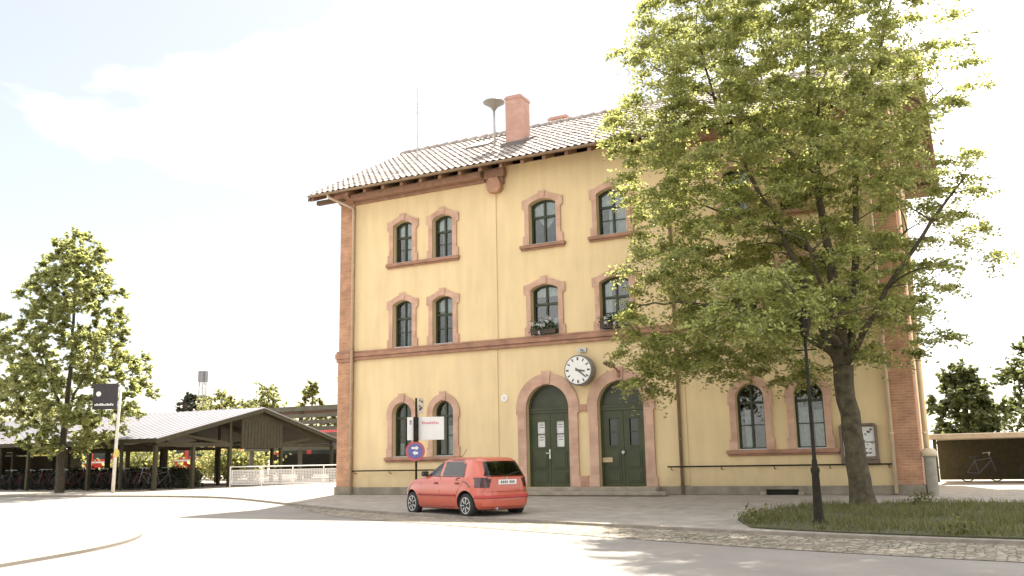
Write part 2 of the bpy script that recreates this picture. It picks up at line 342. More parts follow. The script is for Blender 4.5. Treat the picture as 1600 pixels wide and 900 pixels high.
# corner piers
for s in (-1, 1):
    x0, x1 = sorted((s*9.04, s*9.72))
    mb = MB(); mb.box(x0, x1, -.09, .32, .27, 4.74); mb.box(x0+.02, x1-.02, -.07, .32, 5.15, 10.72)
    if s > 0: mb.box(9.601, 9.72, .33, .9, .27, 10.7)
    mb.build('corner_pier', pierm, B, bevel=.008)
    mb = MB(); mb.box(x0-.03, x1+.03, -.15, .4, 4.741, 4.86); mb.box(x0-.06, x1+.06, -.19, .42, 4.861, 5.06); mb.box(x0-.03, x1+.03, -.15, .4, 5.061, 5.149)
    mb.build('pier_band', course, B, bevel=.01)
    # moulded bracket under the eaves corner
    MB().prism([(-.6, 10.95), (-.09, 10.721), (.3, 10.721), (.3, 11.1), (-.6, 11.1)], x0, x1, 'YZ').build('eaves_corbel', frieze, B)
mb = MB(); mb.box(-9.0, 9.0, -.10, 0, 4.78, 4.9); mb.box(-9.0, 9.0, -.15, 0, 4.901, 5.04); mb.box(-9.0, 9.0, -.12, 0, 5.041, 5.111); mb.build('string_course', course, B, bevel=.012)
mb = MB()
mb.box(2.2, 5.6, -.07, 0, 0, .25); mb.box(6.5, 8.999, -.07, 0, 0, .25); mb.box(5.6, 6.5, -.07, 0, .15, .25)
MB().box(-8.999, -2.25, -.07, 0, 0, .25).build('plinth', plinthm, B, bevel=.012)
mb.build('plinth', plinthm, B, bevel=.012)
for s in (-1, 1): MB().box(*sorted((s*9.0, s*9.78)), -.13, .4, 0, .27).build('pier_plinth', plinthm, B, bevel=.012)
mb = MB(); mb.box(5.601, 6.499, -.02, .1, 0, .149); mb.build('cellar_vent', iron, B)
for x0, x1 in ((5.45, 5.6), (6.5, 6.66)): MB().box(x0, x1, -.2, -.07, 0, .09).build('vent_sill', stepm, B, bevel=.01)
mb = MB(); mb.box(-2.35, 2.45, -.42, .02, 0, .235); mb.build('door_step', stepm, B, bevel=.02)
mb = MB(); mb.box(-2.6, 2.85, -.8, -.421, 0, .115); mb.build('door_step', stepm, B, bevel=.02)
# frieze boards and corner blocks under the eaves of the outer sections
for x0, x1 in ((-9.0, -3.42), (3.42, 9.0)):
    mb = MB(); mb.box(x0, x1, -.42, 0, 10.76, 10.97); mb.box(x0, x1, -.12, 0, 10.66, 10.759); mb.build('eaves_frieze', frieze, B, bevel=.01)
for x in (-3.0, 3.0):
    mb = MB(); mb.box(x-.4, x+.4, -.22, 0, 10.74, 11.05); mb.box(x-.34, x+.34, -.17, 0, 10.5, 10.739); mb.build('corner_bracket', frieze, B, bevel=.02)
    mb = MB(); mb.prism([(x-.28, 10.33), (x-.16, 10.2), (x+.16, 10.2), (x+.28, 10.33), (x+.28, 10.5), (x+.17, 10.75), (x-.17, 10.75), (x-.28, 10.5)], -.26, -.0)
    mb.build('corbel_stone', sand_plain, B, bevel=.02)

def surround_seg(cx, hw, z0, z1, sill=True):
    rise = .16; j = .17; zs = z1-rise; e = .24
    inner_top = seg_dir(cx, hw, z1, rise, 0)     # right to left
    top = seg_dir(cx, hw+.03, z1+.21, rise, 0, 10)
    outer = [(cx-hw, z0), (cx-hw-e, z0), (cx-hw-e, z0+.3), (cx-hw-j, z0+.33), (cx-hw-j, zs-.17), (cx-hw-e-.02, zs-.12), (cx-hw-e-.02, zs+.17), (cx-hw-.10, zs+.2)]
    lt = [(x, z) for x, z in top[::-1]]
    rest = [(cx+hw+.10, zs+.2), (cx+hw+e+.02, zs+.17), (cx+hw+e+.02, zs-.12), (cx+hw+j, zs-.17), (cx+hw+j, z0+.33), (cx+hw+e, z0+.3), (cx+hw+e, z0), (cx+hw, z0)]
    loop = outer + lt[1:-1] + rest + inner_top
    mb = MB(); mb.prism([loop], -.06, -.001)
    ks = .13; mb.prism([(cx-ks*.7, z1+.01), (cx+ks*.7, z1+.01), (cx+ks, z1+.27), (cx-ks, z1+.27)], -.085, -.061)
    o = mb.build('window_surround', sand, B, bevel=.006); return o
def surround_round(cx, hw, z0, z1, j, e, name='window_surround', key=.14):
    zs = z1-hw; ro = hw+j+.05
    outer = [(cx-hw, z0), (cx-hw-e, z0), (cx-hw-e, z0+.3), (cx-hw-j, z0+.32), (cx-hw-j, zs-.2), (cx-hw-e, zs-.17), (cx-hw-e, zs+.04)]
    a0 = math.degrees(math.asin(.09/ro))
    top = arc(cx, zs, ro, 180-a0, a0, 18)
    rest = [(cx+hw+e, zs+.04), (cx+hw+e, zs-.17), (cx+hw+j, zs-.2), (cx+hw+j, z0+.32), (cx+hw+e, z0+.3), (cx+hw+e, z0), (cx+hw, z0)]
    loop = outer + top + rest + arc(cx, zs, hw, 0, 180, 18)
    mb = MB(); mb.prism([loop], -.07, -.001)
    mb.prism([(cx-key*.7, z1+.01), (cx+key*.7, z1+.01), (cx+key, z1+j+.12), (cx-key, z1+j+.12)], -.1, -.071)
    return mb.build(name, sand, B, bevel=.006)

def frame_bars(mb, loop_in, loop_out, y0, y1): mb.prism([loop_out, loop_in], y0, y1)
def window(cx, hw, z0, z1, kind, style):
    """style: dict(transom, curtain, open)"""
    fn = round_loop if kind == 'r' else seg_loop
    kw = {} if kind == 'r' else {}
    t = .065
    lo = fn(cx, hw-.003, z0+.003, z1-.003)
    if kind == 'r': li = round_loop(cx, hw-t, z0+t, z1-t)
    else: li = seg_loop(cx, hw-t, z0+t, z1-t, rise=.13)
    mb = MB(); mb.prism([lo, li], .17, .25)
    ztr = z0+(z1-z0)*.62 if kind != 'r' else z1-hw-.12
    mb.box(cx-hw+t, cx+hw-t, .165, .24, ztr-.04, ztr+.04)
    mb.box(cx-.035, cx+.035, .16, .235, z0+t, z1-t-.01)
    if style.get('bars', 1):
        zm = (z0+t+ztr)/2; mb.box(cx-hw+t, cx-.036, .185, .225, zm-.015, zm+.015); mb.box(cx+.036, cx+hw-t, .185, .225, zm-.015, zm+.015)
    f = mb.build('window', green, B, bevel=.004)
    g = MB(); g.prism([li], .205, .213); g.build('pane', winglass, f)
    s_ = MB(); s_.box(cx-hw+.01, cx+hw-.01, -.02, .16, z0+.004, z0+.03); s_.build('window_sill', steel, f)
    for c in style.get('curtains_and_reflections', ()):
        x0, x1, a, b = c; mbc = MB(); n = 14; v = []
        for i in range(n+1):
            x = cx-hw+2*hw*(x0+(x1-x0)*i/n); y = .30+.015*math.sin(i*2.1)
            v += [(x, y, z0+(z1-z0)*a), (x, y, z0+(z1-z0)*b)]
        mbc.add(v, [(2*i, 2*i+2, 2*i+3, 2*i+1) for i in range(n)]); mbc.build('curtain', curtain, f)
    if style.get('vee'):
        z = z0+(z1-z0)*.62; mbc = MB(); mbc.add([(cx-.3, .30, z), (cx+.32, .32, z+.01), (cx+.2, .31, z-.22), (cx+.05, .30, z-.36), (cx-.12, .29, z-.25)], [(0, 1, 2, 3, 4)]); mbc.build('curtain', curtain, f)
    return f
random.seed(11)
for i, (cx, hw) in enumerate(gw):
    surround_round(cx, hw, 1.27, 3.16, .19, .24)
    st = [dict(curtains_and_reflections=[(.15, .5, .03, .25)]), dict(curtains_and_reflections=[(.5, .75, .03, .55)]), dict(curtains_and_reflections=[(.2, .5, .05, .62)]), dict(curtains_and_reflections=[(.05, .5, .03, .62), (.6, .97, .03, .58)])][i]
    window(cx, hw, 1.27, 3.16, 'r', st)
for i, (cx, hw) in enumerate(uw):
    surround_seg(cx, hw, 5.115, 6.82); surround_seg(cx, hw, 8.205, 9.76)
    m_ = [dict(curtains_and_reflections=[(.3, .6, .05, .95)]), dict(curtains_and_reflections=[(.5, 1, .66, .95), (0, .45, .7, .95)]), dict(bars=0, curtains_and_reflections=[(.1, .9, .78, .95), (.7, .95, .1, .35)]), dict(curtains_and_reflections=[(0, .3, .1, .95)]), dict(), dict(curtains_and_reflections=[(0, 1, .6, .95)])][i]
    t_ = [dict(curtains_and_reflections=[(.5, .8, .1, .95), (0, .5, .65, .95)]), dict(curtains_and_reflections=[(0, 1, .62, .95), (.3, .5, .05, .6)]), dict(bars=0, vee=1, curtains_and_reflections=[(0, 1, .62, .95)]), dict(curtains_and_reflections=[(.3, .45, .03, .95), (.5, 1, .05, .95), (0, .5, .66, .95)]), dict(curtains_and_reflections=[(0, 1, .6, .95)]), dict()][i]
    window(cx, hw, 5.12, 6.82, 's', m_); window(cx, hw, 8.2, 9.76, 's', t_)
# sills under pairs and single windows
def sillbar(x0, x1, z):
    mb = MB(); mb.box(x0, x1, -.13, 0, z-.11, z-.002); mb.box(x0+.03, x1-.03, -.08, 0, z-.17, z-.111); mb.build('stone_sill', course, B, bevel=.012)
for x0, x1 in ((-7.62, -4.5), (4.53, 7.7)): sillbar(x0, x1, 1.27)
for x0, x1 in ((-7.6, -4.5), (4.55, 7.65), (-2.1, -.42), (.4, 2.05)): sillbar(x0, x1, 8.2)

# doors
dpane = mat('dark_door_glass', (.02, .022, .015), .15)
def door(cx, kind):
    hw = .76; z0, z1 = .24, 3.5; zs = z1-hw
    surround_round(cx, hw, z0, z1, .31, .36, 'door_surround', .17)
    mb = MB(); mb.prism([round_loop(cx, hw-.003, z0, z1-.003), round_loop(cx, hw-.08, z0+.001, z1-.08)], .16, .25)
    mb.prism([(cx-hw+.08, zs-.16), (cx+hw-.08, zs-.16)] + [(cx+hw-.08, zs-.03), (cx-hw+.08, zs-.03)], .14, .25)
    mb.box(cx-hw+.05, cx+hw-.05, .11, .139, zs-.06, zs-.0)
    d = mb.build('door', greend, B, bevel=.006)
    MB().prism([[(cx-hw+.081, zs-.029), (cx+hw-.081, zs-.029)] + arc(cx, zs, hw-.081, 0, 180, 16)], .2, .24).build('fanlight', green, d)
    for s in (-1, 1):
        x0, x1 = (cx-hw+.082, cx-.004) if s < 0 else (cx+.004, cx+hw-.082); zt = zs-.162
        xc = (x0+x1)/2; gw2 = .14
        gl = [(xc-gw2, 1.5), (xc+gw2, 1.5), (xc+gw2, 2.32), (xc-gw2, 2.32)]
        lf = MB(); lf.prism([[(x0, z0+.01), (x1, z0+.01), (x1, zt), (x0, zt)], gl], .17, .22)
        for (a, b) in ((z0+.12, .72), (.8, 1.38)): lf.box(x0+.1, x1-.1, .150, .169, a, b); lf.box(x0+.16, x1-.16, .135, .149, a+.06, b-.06)
        lf.box(xc-gw2-.04, xc+gw2+.04, .155, .169, 1.44, 1.498); lf.box(xc-gw2-.04, xc+gw2+.04, .155, .169, 2.322, 2.37); lf.box(xc-gw2, xc+gw2, .18, .215, 1.9, 1.925)
        leaf = lf.build('door_leaf', greend, d, bevel=.004)
        MB().box(xc-gw2, xc+gw2, .23, .235, 1.5, 2.32).build('pane', dpane, leaf) if kind else MB().box(xc-gw2, xc+gw2, .225, .23, 1.5, 2.32).build('paper_notice', paper, d)
        if kind == 0:
            for zz in (2.2, 2.12, 1.8, 1.72): MB().box(xc-.08, xc+.08, .218, .2245, zz, zz+.02).build('printed_line', darkink, d)
    if kind == 0:
        mb = MB(); mb.box(cx-.05, cx-.01, .145, .169, 1.12, 1.42); mb.tube([(cx-.03, .14, 1.3), (cx-.03, .09, 1.3), (cx-.14, .085, 1.3)], .012, 6); mb.build('door_handle', white, d)
    else:
        mb = MB(); mb.lathe([(.05, .10), (.06, .12), (.05, .169)], 14, (cx-.02, 0, 1.28), 'Y'); mb.build('door_knob', steel, d)
        mb = MB(); mb.box(cx-.72, cx-.38, .11, .149, .98, 1.13); mb.box(cx-.69, cx-.41, .10, .109, 1.06, 1.10); mb.build('letter_box', mat('brass', (.45, .36, .2), .4, metal=.5), d, bevel=.006)
door(dw[0][0], 0); door(dw[1][0], 1)
for z0, z1 in ((2.6, 2.8), (.24, .58)): MB().box(-.126, .142, -.065, -.001, z0, z1).build('door_surround', sand_plain, B, bevel=.006)

# roof: real corrugated tile rows, both slopes, one mesh
soffit = mat('shaded_soffit_board', (.13, .085, .055), .85, .25, 4, .3, 20)  # brown darkened, with the shade under the overhang put into the colour
def tile_roof():
    x0, x1 = -10.72, 10.52; ey, ez = -.82, 11.06; ry, rz_ = 5.4, 14.5
    def slope(ea, eb, ra, rb):
        Lr = math.hypot(ra-ea, rb-eb); rows = int(Lr/.34); nx = int((x1-x0)/.25)*6
        ux, uz = (ra-ea)/Lr, (rb-eb)/Lr; nxn = Vector((0, -uz, ux)) if ux > 0 else Vector((0, uz, -ux))
        jit = {}
        V = []; F = []
        for r in range(rows):
            for e in (0, 1):
                sL = (r+e)*Lr/rows - (.0 if e else .03); lift = .045 if e == 0 else .012
                for i in range(nx+1):
                    x = x0+(x1-x0)*i/nx; ph = (i % 6)/6*2*math.pi; h = .024*(1+math.cos(ph)) + lift
                    key = (r, i//6); h += jit.setdefault(key, random.uniform(-.006, .01))
                    V.append((x, ea+ux*sL+nxn.y*h, eb+uz*sL+nxn.z*h))
            k = 2*r*(nx+1)
            F += [(k+i, k+i+1, k+nx+1+i+1, k+nx+1+i) for i in range(nx)]
            if r: F += [(k-nx-1+i, k-nx-1+i+1, k+i+1, k+i) for i in range(nx)]
        return V, F
    mb = MB(); mb.add(*slope(ey, ez, ry, rz_)); mb.add(*slope(11.6, ez, ry, rz_))
    return mb.build('roof', tilem, B)
roof = tile_roof()
mb = MB()   # roof deck (closed slab under the tiles)
mb.prism([(-.78, 10.99), (5.4, 14.43), (11.56, 10.99), (11.56, 11.05), (5.4, 14.49), (-.78, 11.05)], -10.68, 10.48, 'YZ'); mb.build('roof_deck', soffit, roof)
mb = MB(); 
for i in range(43): 
    x = -10.7+i*.49; mb.tube([(x, 5.4, 14.54), (x+.5, 5.4, 14.57)], [.12, .135], 10)
mb.build('ridge_tiles', tilem, roof, smooth=True)
for i in range(26):
    mb = MB(); x = -10.55+i*.812
    mb.add([(x-.06, -.74, 10.86), (x+.06, -.74, 10.86), (x+.06, .05, 11.18), (x-.06, .05, 11.18), (x-.06, -.74, 11.0), (x+.06, -.74, 11.0), (x+.06, .05, 11.44), (x-.06, .05, 11.44)], [(0, 3, 2, 1), (4, 5, 6, 7), (0, 1, 5, 4), (1, 2, 6, 5), (2, 3, 7, 6), (3, 0, 4, 7)])
    mb.build('rafter_end', frieze, roof)
for s in (-1, 1):
    x0, x1 = (-10.7, -10.6) if s < 0 else (10.4, 10.5); MB().prism([(-.80, 10.86), (5.4, 14.3), (11.5, 10.86), (11.5, 10.985), (5.4, 14.425), (-.80, 10.985)], x0, x1, 'YZ').build('verge_board', soffit, roof)
    for yy in (-.35, 2.6, 5.4, 8.2, 10.9):
        zz = 10.75+(5.4+.8-abs(yy-5.4))*.555 if yy > 0 else 10.80
        MB().box(*((-10.59, -9.3) if s < 0 else (9.3, 10.39)), yy-.08, yy+.08, zz, zz+.16).build('purlin', soffit, roof)
# gutter
mb = MB(); n = 8; V = []
for x in (-10.6, 10.42):
    for k in range(n+1):
        a = math.pi+math.pi*k/n; V.append((x, -.90+.07*math.cos(a), 11.04+.07*math.sin(a)))
mb.add(V, [(k, k+1, n+1+k+1, n+1+k) for k in range(n)]); mb.build('gutter', brown_pipe, roof, smooth=True)
# chimneys
mb = MB(); mb.box(-3.52, -2.88, 1.75, 2.5, 12.2, 14.5); mb.box(-3.55, -2.85, 1.72, 2.53, 14.36, 14.44); mb.build('chimney', chimm, roof, bevel=.01)
mb = MB(); mb.box(-3.65, -2.75, 1.5, 2.6, 12.1, 12.75)
mb2 = MB(); mb2.prism([(1.58, 12.44), (2.66, 13.05), (2.66, 13.12), (1.58, 12.62)], -3.66, -2.74, 'YZ'); mb2.build('chimney_flashing', mat('lead', (.14, .12, .11), .7), roof)
mb = MB(); mb.box(-3.7, -2.9, 6.0, 6.6, 13.6, 15.12); mb.box(-3.76, -2.84, 5.95, 6.65, 14.98, 15.05); mb.build('chimney', chimm, roof, bevel=.01)
# roof hatch beside siren
MB().prism([(2.9, 13.16), (3.7, 13.61), (3.66, 13.70), (2.86, 13.25)], -5.9, -4.9, 'YZ').build('roof_hatch', mat('zinc', (.22, .2, .19), .5, metal=.5), roof)
# snow-guard
mb = MB(); mb.tube([(-6.2, 4.3, 14.05), (-4.2, 4.3, 14.05)], .02, 6); mb.build('snow_guard', iron, roof)
# downpipes
def pipe(x, m, y=-.14, ztop=10.4, zb=.05, corner=None, parent=B):
    mb = MB(); pts = [(x, y, zb), (x, y, ztop-.1), (x, y-.05, ztop)]
    ex = corner if corner is not None else x
    pts += [(ex, -.84, 10.88), (ex, -.88, 11.0)]
    mb.tube(pts, .05, 10)
    for z in (1.6, 4.0, 6.4, 8.8): mb.tube([(x, y, z), (x, y, z+.05)], .062, 10)
    return mb.build('downpipe', m, parent, smooth=True)
pipe(-9.0, mat('buff_pipe', (.46, .36, .25), .5, .15, 4), -.2, 10.5, .05, -9.7); pipe(3.16, brown_pipe, -.1, 10.4); pipe(9.06, cream_pipe, -.2, 10.5); 
pp = pipe(9.86, cream_pipe, .06, 10.3, 1.15)
mb = MB(); mb.lathe([(.15, 0), (.15, .98), (.19, 1.0), (.19, 1.1), (.15, 1.17), (.07, 1.22)], 20, (9.93, .0, 0)); mb.build('standpipe', grey_iron, pp, smooth=False)
MB().lathe([(.155, 0), (.2, .02), (.2, .11), (.15, .19), (.08, .22)], 20, (9.93, .0, 1.0)).build('standpipe_cap', cream_pipe, pp, smooth=True)
# handrails
for x0, x1 in ((-8.98, -2.7), (2.75, 9.02)):
    mb = MB(); mb.tube([(x0, -.16, .82), (x1, -.16, .82)], .022, 8); n = int((x1-x0)/1.3)
    for i in range(n+1): x = x0+.1+(x1-x0-.2)*i/n; mb.tube([(x, -.16, .80), (x, -.14, .74), (x, 0, .72)], .012, 6)
    mb.build('handrail', iron, B, smooth=True)

# ------------------------------------------------------------------ things on the building
C = thing('wall_clock', 'round white station clock with grey rim on the wall between the two arched doors', 'clock', (.04, -.42, 3.86)); C.scale = (1.08, 1.0, 1.08)
mb = MB(); mb.lathe([(.40, .05), (.435, .02), (.45, .04), (.45, .30), (.41, .34)], 40, (0, 0, 0), 'Y'); mb.build('clock_case', mat('clock_grey', (.22, .21, .2), .4), C)
mb = MB(); mb.lathe([(.405, .0), (.405, .0495)], 40, (0, 0, 0), 'Y'); cf = mb.build('clock_face', white, C)
mb = MB()
for k in range(12):
    a = R(30*k); c, s = math.cos(a), math.sin(a); w = .02 if k % 3 else .028; r0 = .29; r1 = .38
    mb.add([(s*r0+c*w, -.004, c*r0-s*w), (s*r1+c*w, -.004, c*r1-s*w), (s*r1-c*w, -.004, c*r1+s*w), (s*r0-c*w, -.004, c*r0+s*w)], [(0, 1, 2, 3)])
mb.build('hour_marks', darkink, cf)
def hand(name, ang, L0, L1, w, y):
    a = R(ang); c, s = math.cos(a), math.sin(a); mb = MB()
    q = [(-L0, w), (L1, w*.7), (L1, -w*.7), (-L0, -w)]
    P = [(s*l+c*ww, c*l-s*ww) for l, ww in q]; mb.prism([P], y-.006, y); mb.build(name, darkink, C)
hand('minute_hand', 130, .09, .33, .022, -.015); hand('hour_hand', 99, .07, .22, .03, -.008)
mb = MB(); mb.tube([(0, .2, .42), (0, .2, .62), (0, .42, .62)], .025, 8); mb.box(-.14, .14, .36, .42, .56, .68); mb.build('wall_bracket', steel, C)
mb = MB(); mb.box(-.10, -.03, -.0, .05, .62, .70); mb.box(.03, .10, 0, .05, .62, .70)
LA = thing('wall_lamp', 'brown street lamp on a short arm above the right arched door', 'wall lamp', (1.28, 0, 3.75))
mb = MB(); mb.box(-.04, .04, -.14, -.102, -.16, .05); mb.tube([(0, -.12, 0), (0, -.3, .09), (-.02, -.55, .15)], .028, 8); mb.build('lamp_arm', frieze, LA)
mb = MB(); mb.prism([(-.5, .14), (-.62, .09), (-1.12, .16), (-1.2, .2), (-1.12, .25), (-.62, .24), (-.5, .2)], -.09, .07, 'YZ'); mb.build('lamp_housing', mat('lamp_brown', (.17, .12, .07), .5), LA, bevel=.015)
mb = MB(); mb.box(-.07, .05, -1.08, -.66, .085, .118); 
PL = thing('wall_plaque', 'small round white plaque on the wall left of the arched doors', 'plaque', (-2.82, 0, 3.13))
MB().lathe([(.12, -.03), (.125, -.02), (.125, 0)], 24, (0, 0, 0), 'Y').build('plaque_disc', white, PL)
mb = MB(); mb.box(-.05, .05, -.034, -.0305, .0, .03); mb.box(-.035, .035, -.034, -.0305, -.05, -.025); mb.build('plaque_mark', pinkink, PL)
NC = thing('notice_case', 'glazed notice case with white posters on the wall right of the ground floor windows', 'notice board', (8.2, 0, .95))
mb = MB(); mb.prism([[(-.49, 0), (.49, 0), (.49, .9), (.42, .97), (-.42, .97), (-.49, .9)], [(-.43, .06), (.43, .06), (.43, .87), (.39, .91), (-.39, .91), (-.43, .87)]], -.14, -.03); mb.box(-.45, .45, -.05, -.0, .02, .93); mb.box(-.5, .5, -.1, 0, -.13, -.001); mb.build('case_frame', mat('case_brown', (.16, .11, .08), .5), NC, bevel=.006)
for x0, x1, z0, z1 in ((-.41, -.03, .09, .88), (.02, .41, .08, .45), (.02, .41, .48, .88)): MB().box(x0, x1, -.056, -.051, z0, z1).build('poster', paper, NC)
mb = MB(); random.seed(3)
for k in range(22):
    x = random.uniform(.05, .33); z = random.uniform(.12, .8); mb.box(x, x+random.uniform(.02, .08), -.059, -.0565, z, z+random.uniform(.01, .04))
mb.build('poster_print', darkink, NC)
mb = MB()
for k in range(9): mb.box(-.37, -.37+random.uniform(.15, .3), -.059, -.0565, .15+k*.075, .17+k*.075)
mb.build('poster_print', pinkink, NC)
# flower boxes
petal = mat('white_petals', (.75, .72, .72), .7, .1, 20); boxm = mat('dark_planter', (.06, .04, .03), .7)
fl_leaf = leafmat('geranium_leaf', (.05, .085, .03), (.1, .16, .04), .3)
for cx, lab in ((-1.25, 'flower box with white blooms at the middle floor window above the left arched door'), (1.22, 'white blooming flower box at the window above the right door, partly behind leaves')):
    F = thing('flower_box', lab, 'flower box', (cx, -.12, 5.14), group='flower boxes at the middle floor windows')
    MB().prism([(-.44, 0), (.44, 0), (.47, .17), (-.47, .17)], -.1, .1).build('planter', boxm, F, bevel=.006)
    n = 420; P = rng.normal(0, 1, (n, 3))*[.24, .07, .1]+[0, -.03, .24]; P[:, 0] = np.clip(P[:, 0], -.5, .5)
    def quads(P, s, flat=0.):
        A = rng.normal(0, 1, (len(P), 3)); A /= np.linalg.norm(A, axis=1)[:, None]; Bv = np.cross(A, rng.normal(0, 1, (len(P), 3))); Bv /= np.linalg.norm(Bv, axis=1)[:, None]
        return np.stack([P-A*s, P-Bv*s*.7, P+A*s, P+Bv*s*.7], 1).reshape(-1, 3)
    npmesh('foliage', quads(P, .04), 4, fl_leaf, F)
    cc = rng.normal(0, 1, (9, 3))*[.24, .03, .09]+[.03, -.12, .25]; P = (cc[:, None]+rng.normal(0, .03, (9, 26, 3))).reshape(-1, 3)
    npmesh('blossom', quads(P, .022), 4, petal, F)
# roof aerial and siren
A = thing('roof_aerial', 'thin tall rod aerial standing on the left part of the roof', 'aerial', (-8.2, 2.9, 13.05))
mb = MB(); mb.tube([(0, 0, 0), (0, 0, 3.25)], [.035, .022], 6); mb.tube([(0, 0, -.1), (0, 0, .35)], .04, 6); mb.build('mast', steel, A)
mb = MB()
for z, l in ((2.35, .28), (2.1, .2), (2.5, .12)): mb.tube([(-l, 0, z), (l, 0, z)], .016, 5)
mb.tube([(0, -.2, 2.2), (0, .2, 2.2)], .008, 5); mb.build('crossbar', steel, A)
S = thing('roof_siren', 'grey mushroom shaped siren on a pole beside the brick chimney', 'siren', (-4.32, 2.35, 12.8))
mb = MB(); mb.tube([(0, 0, 0), (0, 0, 1.7)], .045, 10); mb.build('pole', steel, S, smooth=True)
mb = MB(); mb.lathe([(.05, 1.5), (.12, 1.61), (.2, 1.69), (.41, 1.81), (.42, 1.85), (.3, 1.92), (.1, 1.95)], 28); mb.build('siren_dome', mat('siren_grey', (.25, .23, .2), .5), S, smooth=True)

# ------------------------------------------------------------------ trees
def tubes_np(branches, n=6):
    V = []; F = []; k0 = 0
    for pts, rad in branches:
        mb = MB(); mb.tube(pts, list(rad), n, caps=False); V += mb.v; F += [tuple(i+k0 for i in f) for f in mb.f]; k0 = len(V)
    me = bpy.data.meshes.new('trunk'); me.from_pydata(V, [], F); return me
def grow(name, label, base, limbs, clumps, leafm, barkm, seed, leaf=(.09, .045), twigs=10, per=20, R0=.6, flat=.35, droop=.25, group=None, cat='tree', feather=True):
    rg = np.random.default_rng(seed)
    T = thing(name, label, cat, base, group=group)
    nodes = []; rads = []; br = []
    for lp in limbs:
        P = [Vector(p[:3]) for p in lp]; rr = [p[3] for p in lp]
        pts = [P[0]]; rs = [rr[0]]
        for i in range(len(P)-1):
            d = (P[i+1]-P[i]).length; m = max(1, int(d/.3))
            for k in range(1, m+1):
                t = k/m; q = P[i].lerp(P[i+1], t) + Vector(rg.normal(0, .018, 3)); pts.append(q); rs.append(rr[i]+(rr[i+1]-rr[i])*t)
        br.append((pts, rs)); nodes += [tuple(p) for p in pts]; rads += rs
    Nn = np.array(nodes); Rr = np.array(rads)
    keep = Nn[:, 2] > 1.8 if Nn[:, 2].max() > 4 else Nn[:, 2] > .3
    Nn = Nn[keep]; Rr = Rr[keep]
    C = np.array(clumps)
    d0 = np.array([np.linalg.norm(Nn-c, axis=1).min() for c in C]); order = np.argsort(d0)
    dirs = np.zeros_like(C)
    for i in order:
        c = C[i]; dv = c-Nn; dist = np.linalg.norm(dv, axis=1); pen = dist + .9*np.maximum(0, -(dv[:, 2])+.15*dist) + .25*(Rr < .02)
        j = int(np.argmin(pen)); a = Nn[j]; L_ = dist[j]
        if L_ < .15: dirs[i] = rg.normal(0, 1, 3); continue
        m = max(2, int(L_/.35)); t = np.linspace(0, 1, m+1)[:, None]
        mid = (a+c)/2 + np.array([0, 0, .12*L_]) + rg.normal(0, .06*L_, 3)
        pts = (1-t)**2*a + 2*t*(1-t)*mid + t*t*c
        r0 = min(Rr[j]*.65, .008+.016*L_); rs = np.linspace(r0, .005, m+1)
        br.append(([Vector(p) for p in pts], list(rs))); Nn = np.vstack([Nn, pts[1:]]); Rr = np.concatenate([Rr, rs[1:]])
        dirs[i] = (c-mid)
    me = tubes_np(br, 6); link('trunk', me, barkm, T, smooth=True)
    # leaves
    nC = len(C); dirs /= np.linalg.norm(dirs, axis=1)[:, None]+1e-6
    RC = R0*rg.uniform(.65, 1.25, nC)
    # twiglets: directions around the branch direction, flattened
    d = rg.normal(0, 1, (nC, twigs, 3)) + dirs[:, None]*.9; d[..., 2] *= flat; d /= np.linalg.norm(d, axis=2)[..., None]
    ln = RC[:, None]*rg.uniform(.5, 1.1, (nC, twigs))
    t = rg.uniform(.1, 1, (nC, twigs, per)); P = C[:, None, None]-dirs[:, None, None]*.12 + d[:, :, None]*(ln[..., None]*t)[..., None]
    P[..., 2] -= droop*(t**2)*ln[..., None]
    if feather:
        side = np.cross(d, [0, 0, 1.]); side /= np.linalg.norm(side, axis=2)[..., None]+1e-6
        P += side[:, :, None]*(rg.choice([-1, 1], t.shape)*rg.uniform(.02, .10, t.shape))[..., None]
    P += rg.normal(0, .035, P.shape)
    P = P.reshape(-1, 3); n = len(P); s = rg.uniform(.75, 1.25, n)[:, None]
    nr = rg.normal(0, 1, (n, 3)); nr[:, 2] = np.abs(nr[:, 2])+ .7; nr /= np.linalg.norm(nr, axis=1)[:, None]
    a = np.cross(nr, rg.normal(0, 1, (n, 3))); a /= np.linalg.norm(a, axis=1)[:, None]; b = np.cross(nr, a)
    V = np.stack([P-a*leaf[0]/2*s, P-b*leaf[1]/2*s, P+a*leaf[0]/2*s, P+b*leaf[1]/2*s], 1).reshape(-1, 3)
    npmesh('crown', V, 4, leafm, T)
    return T
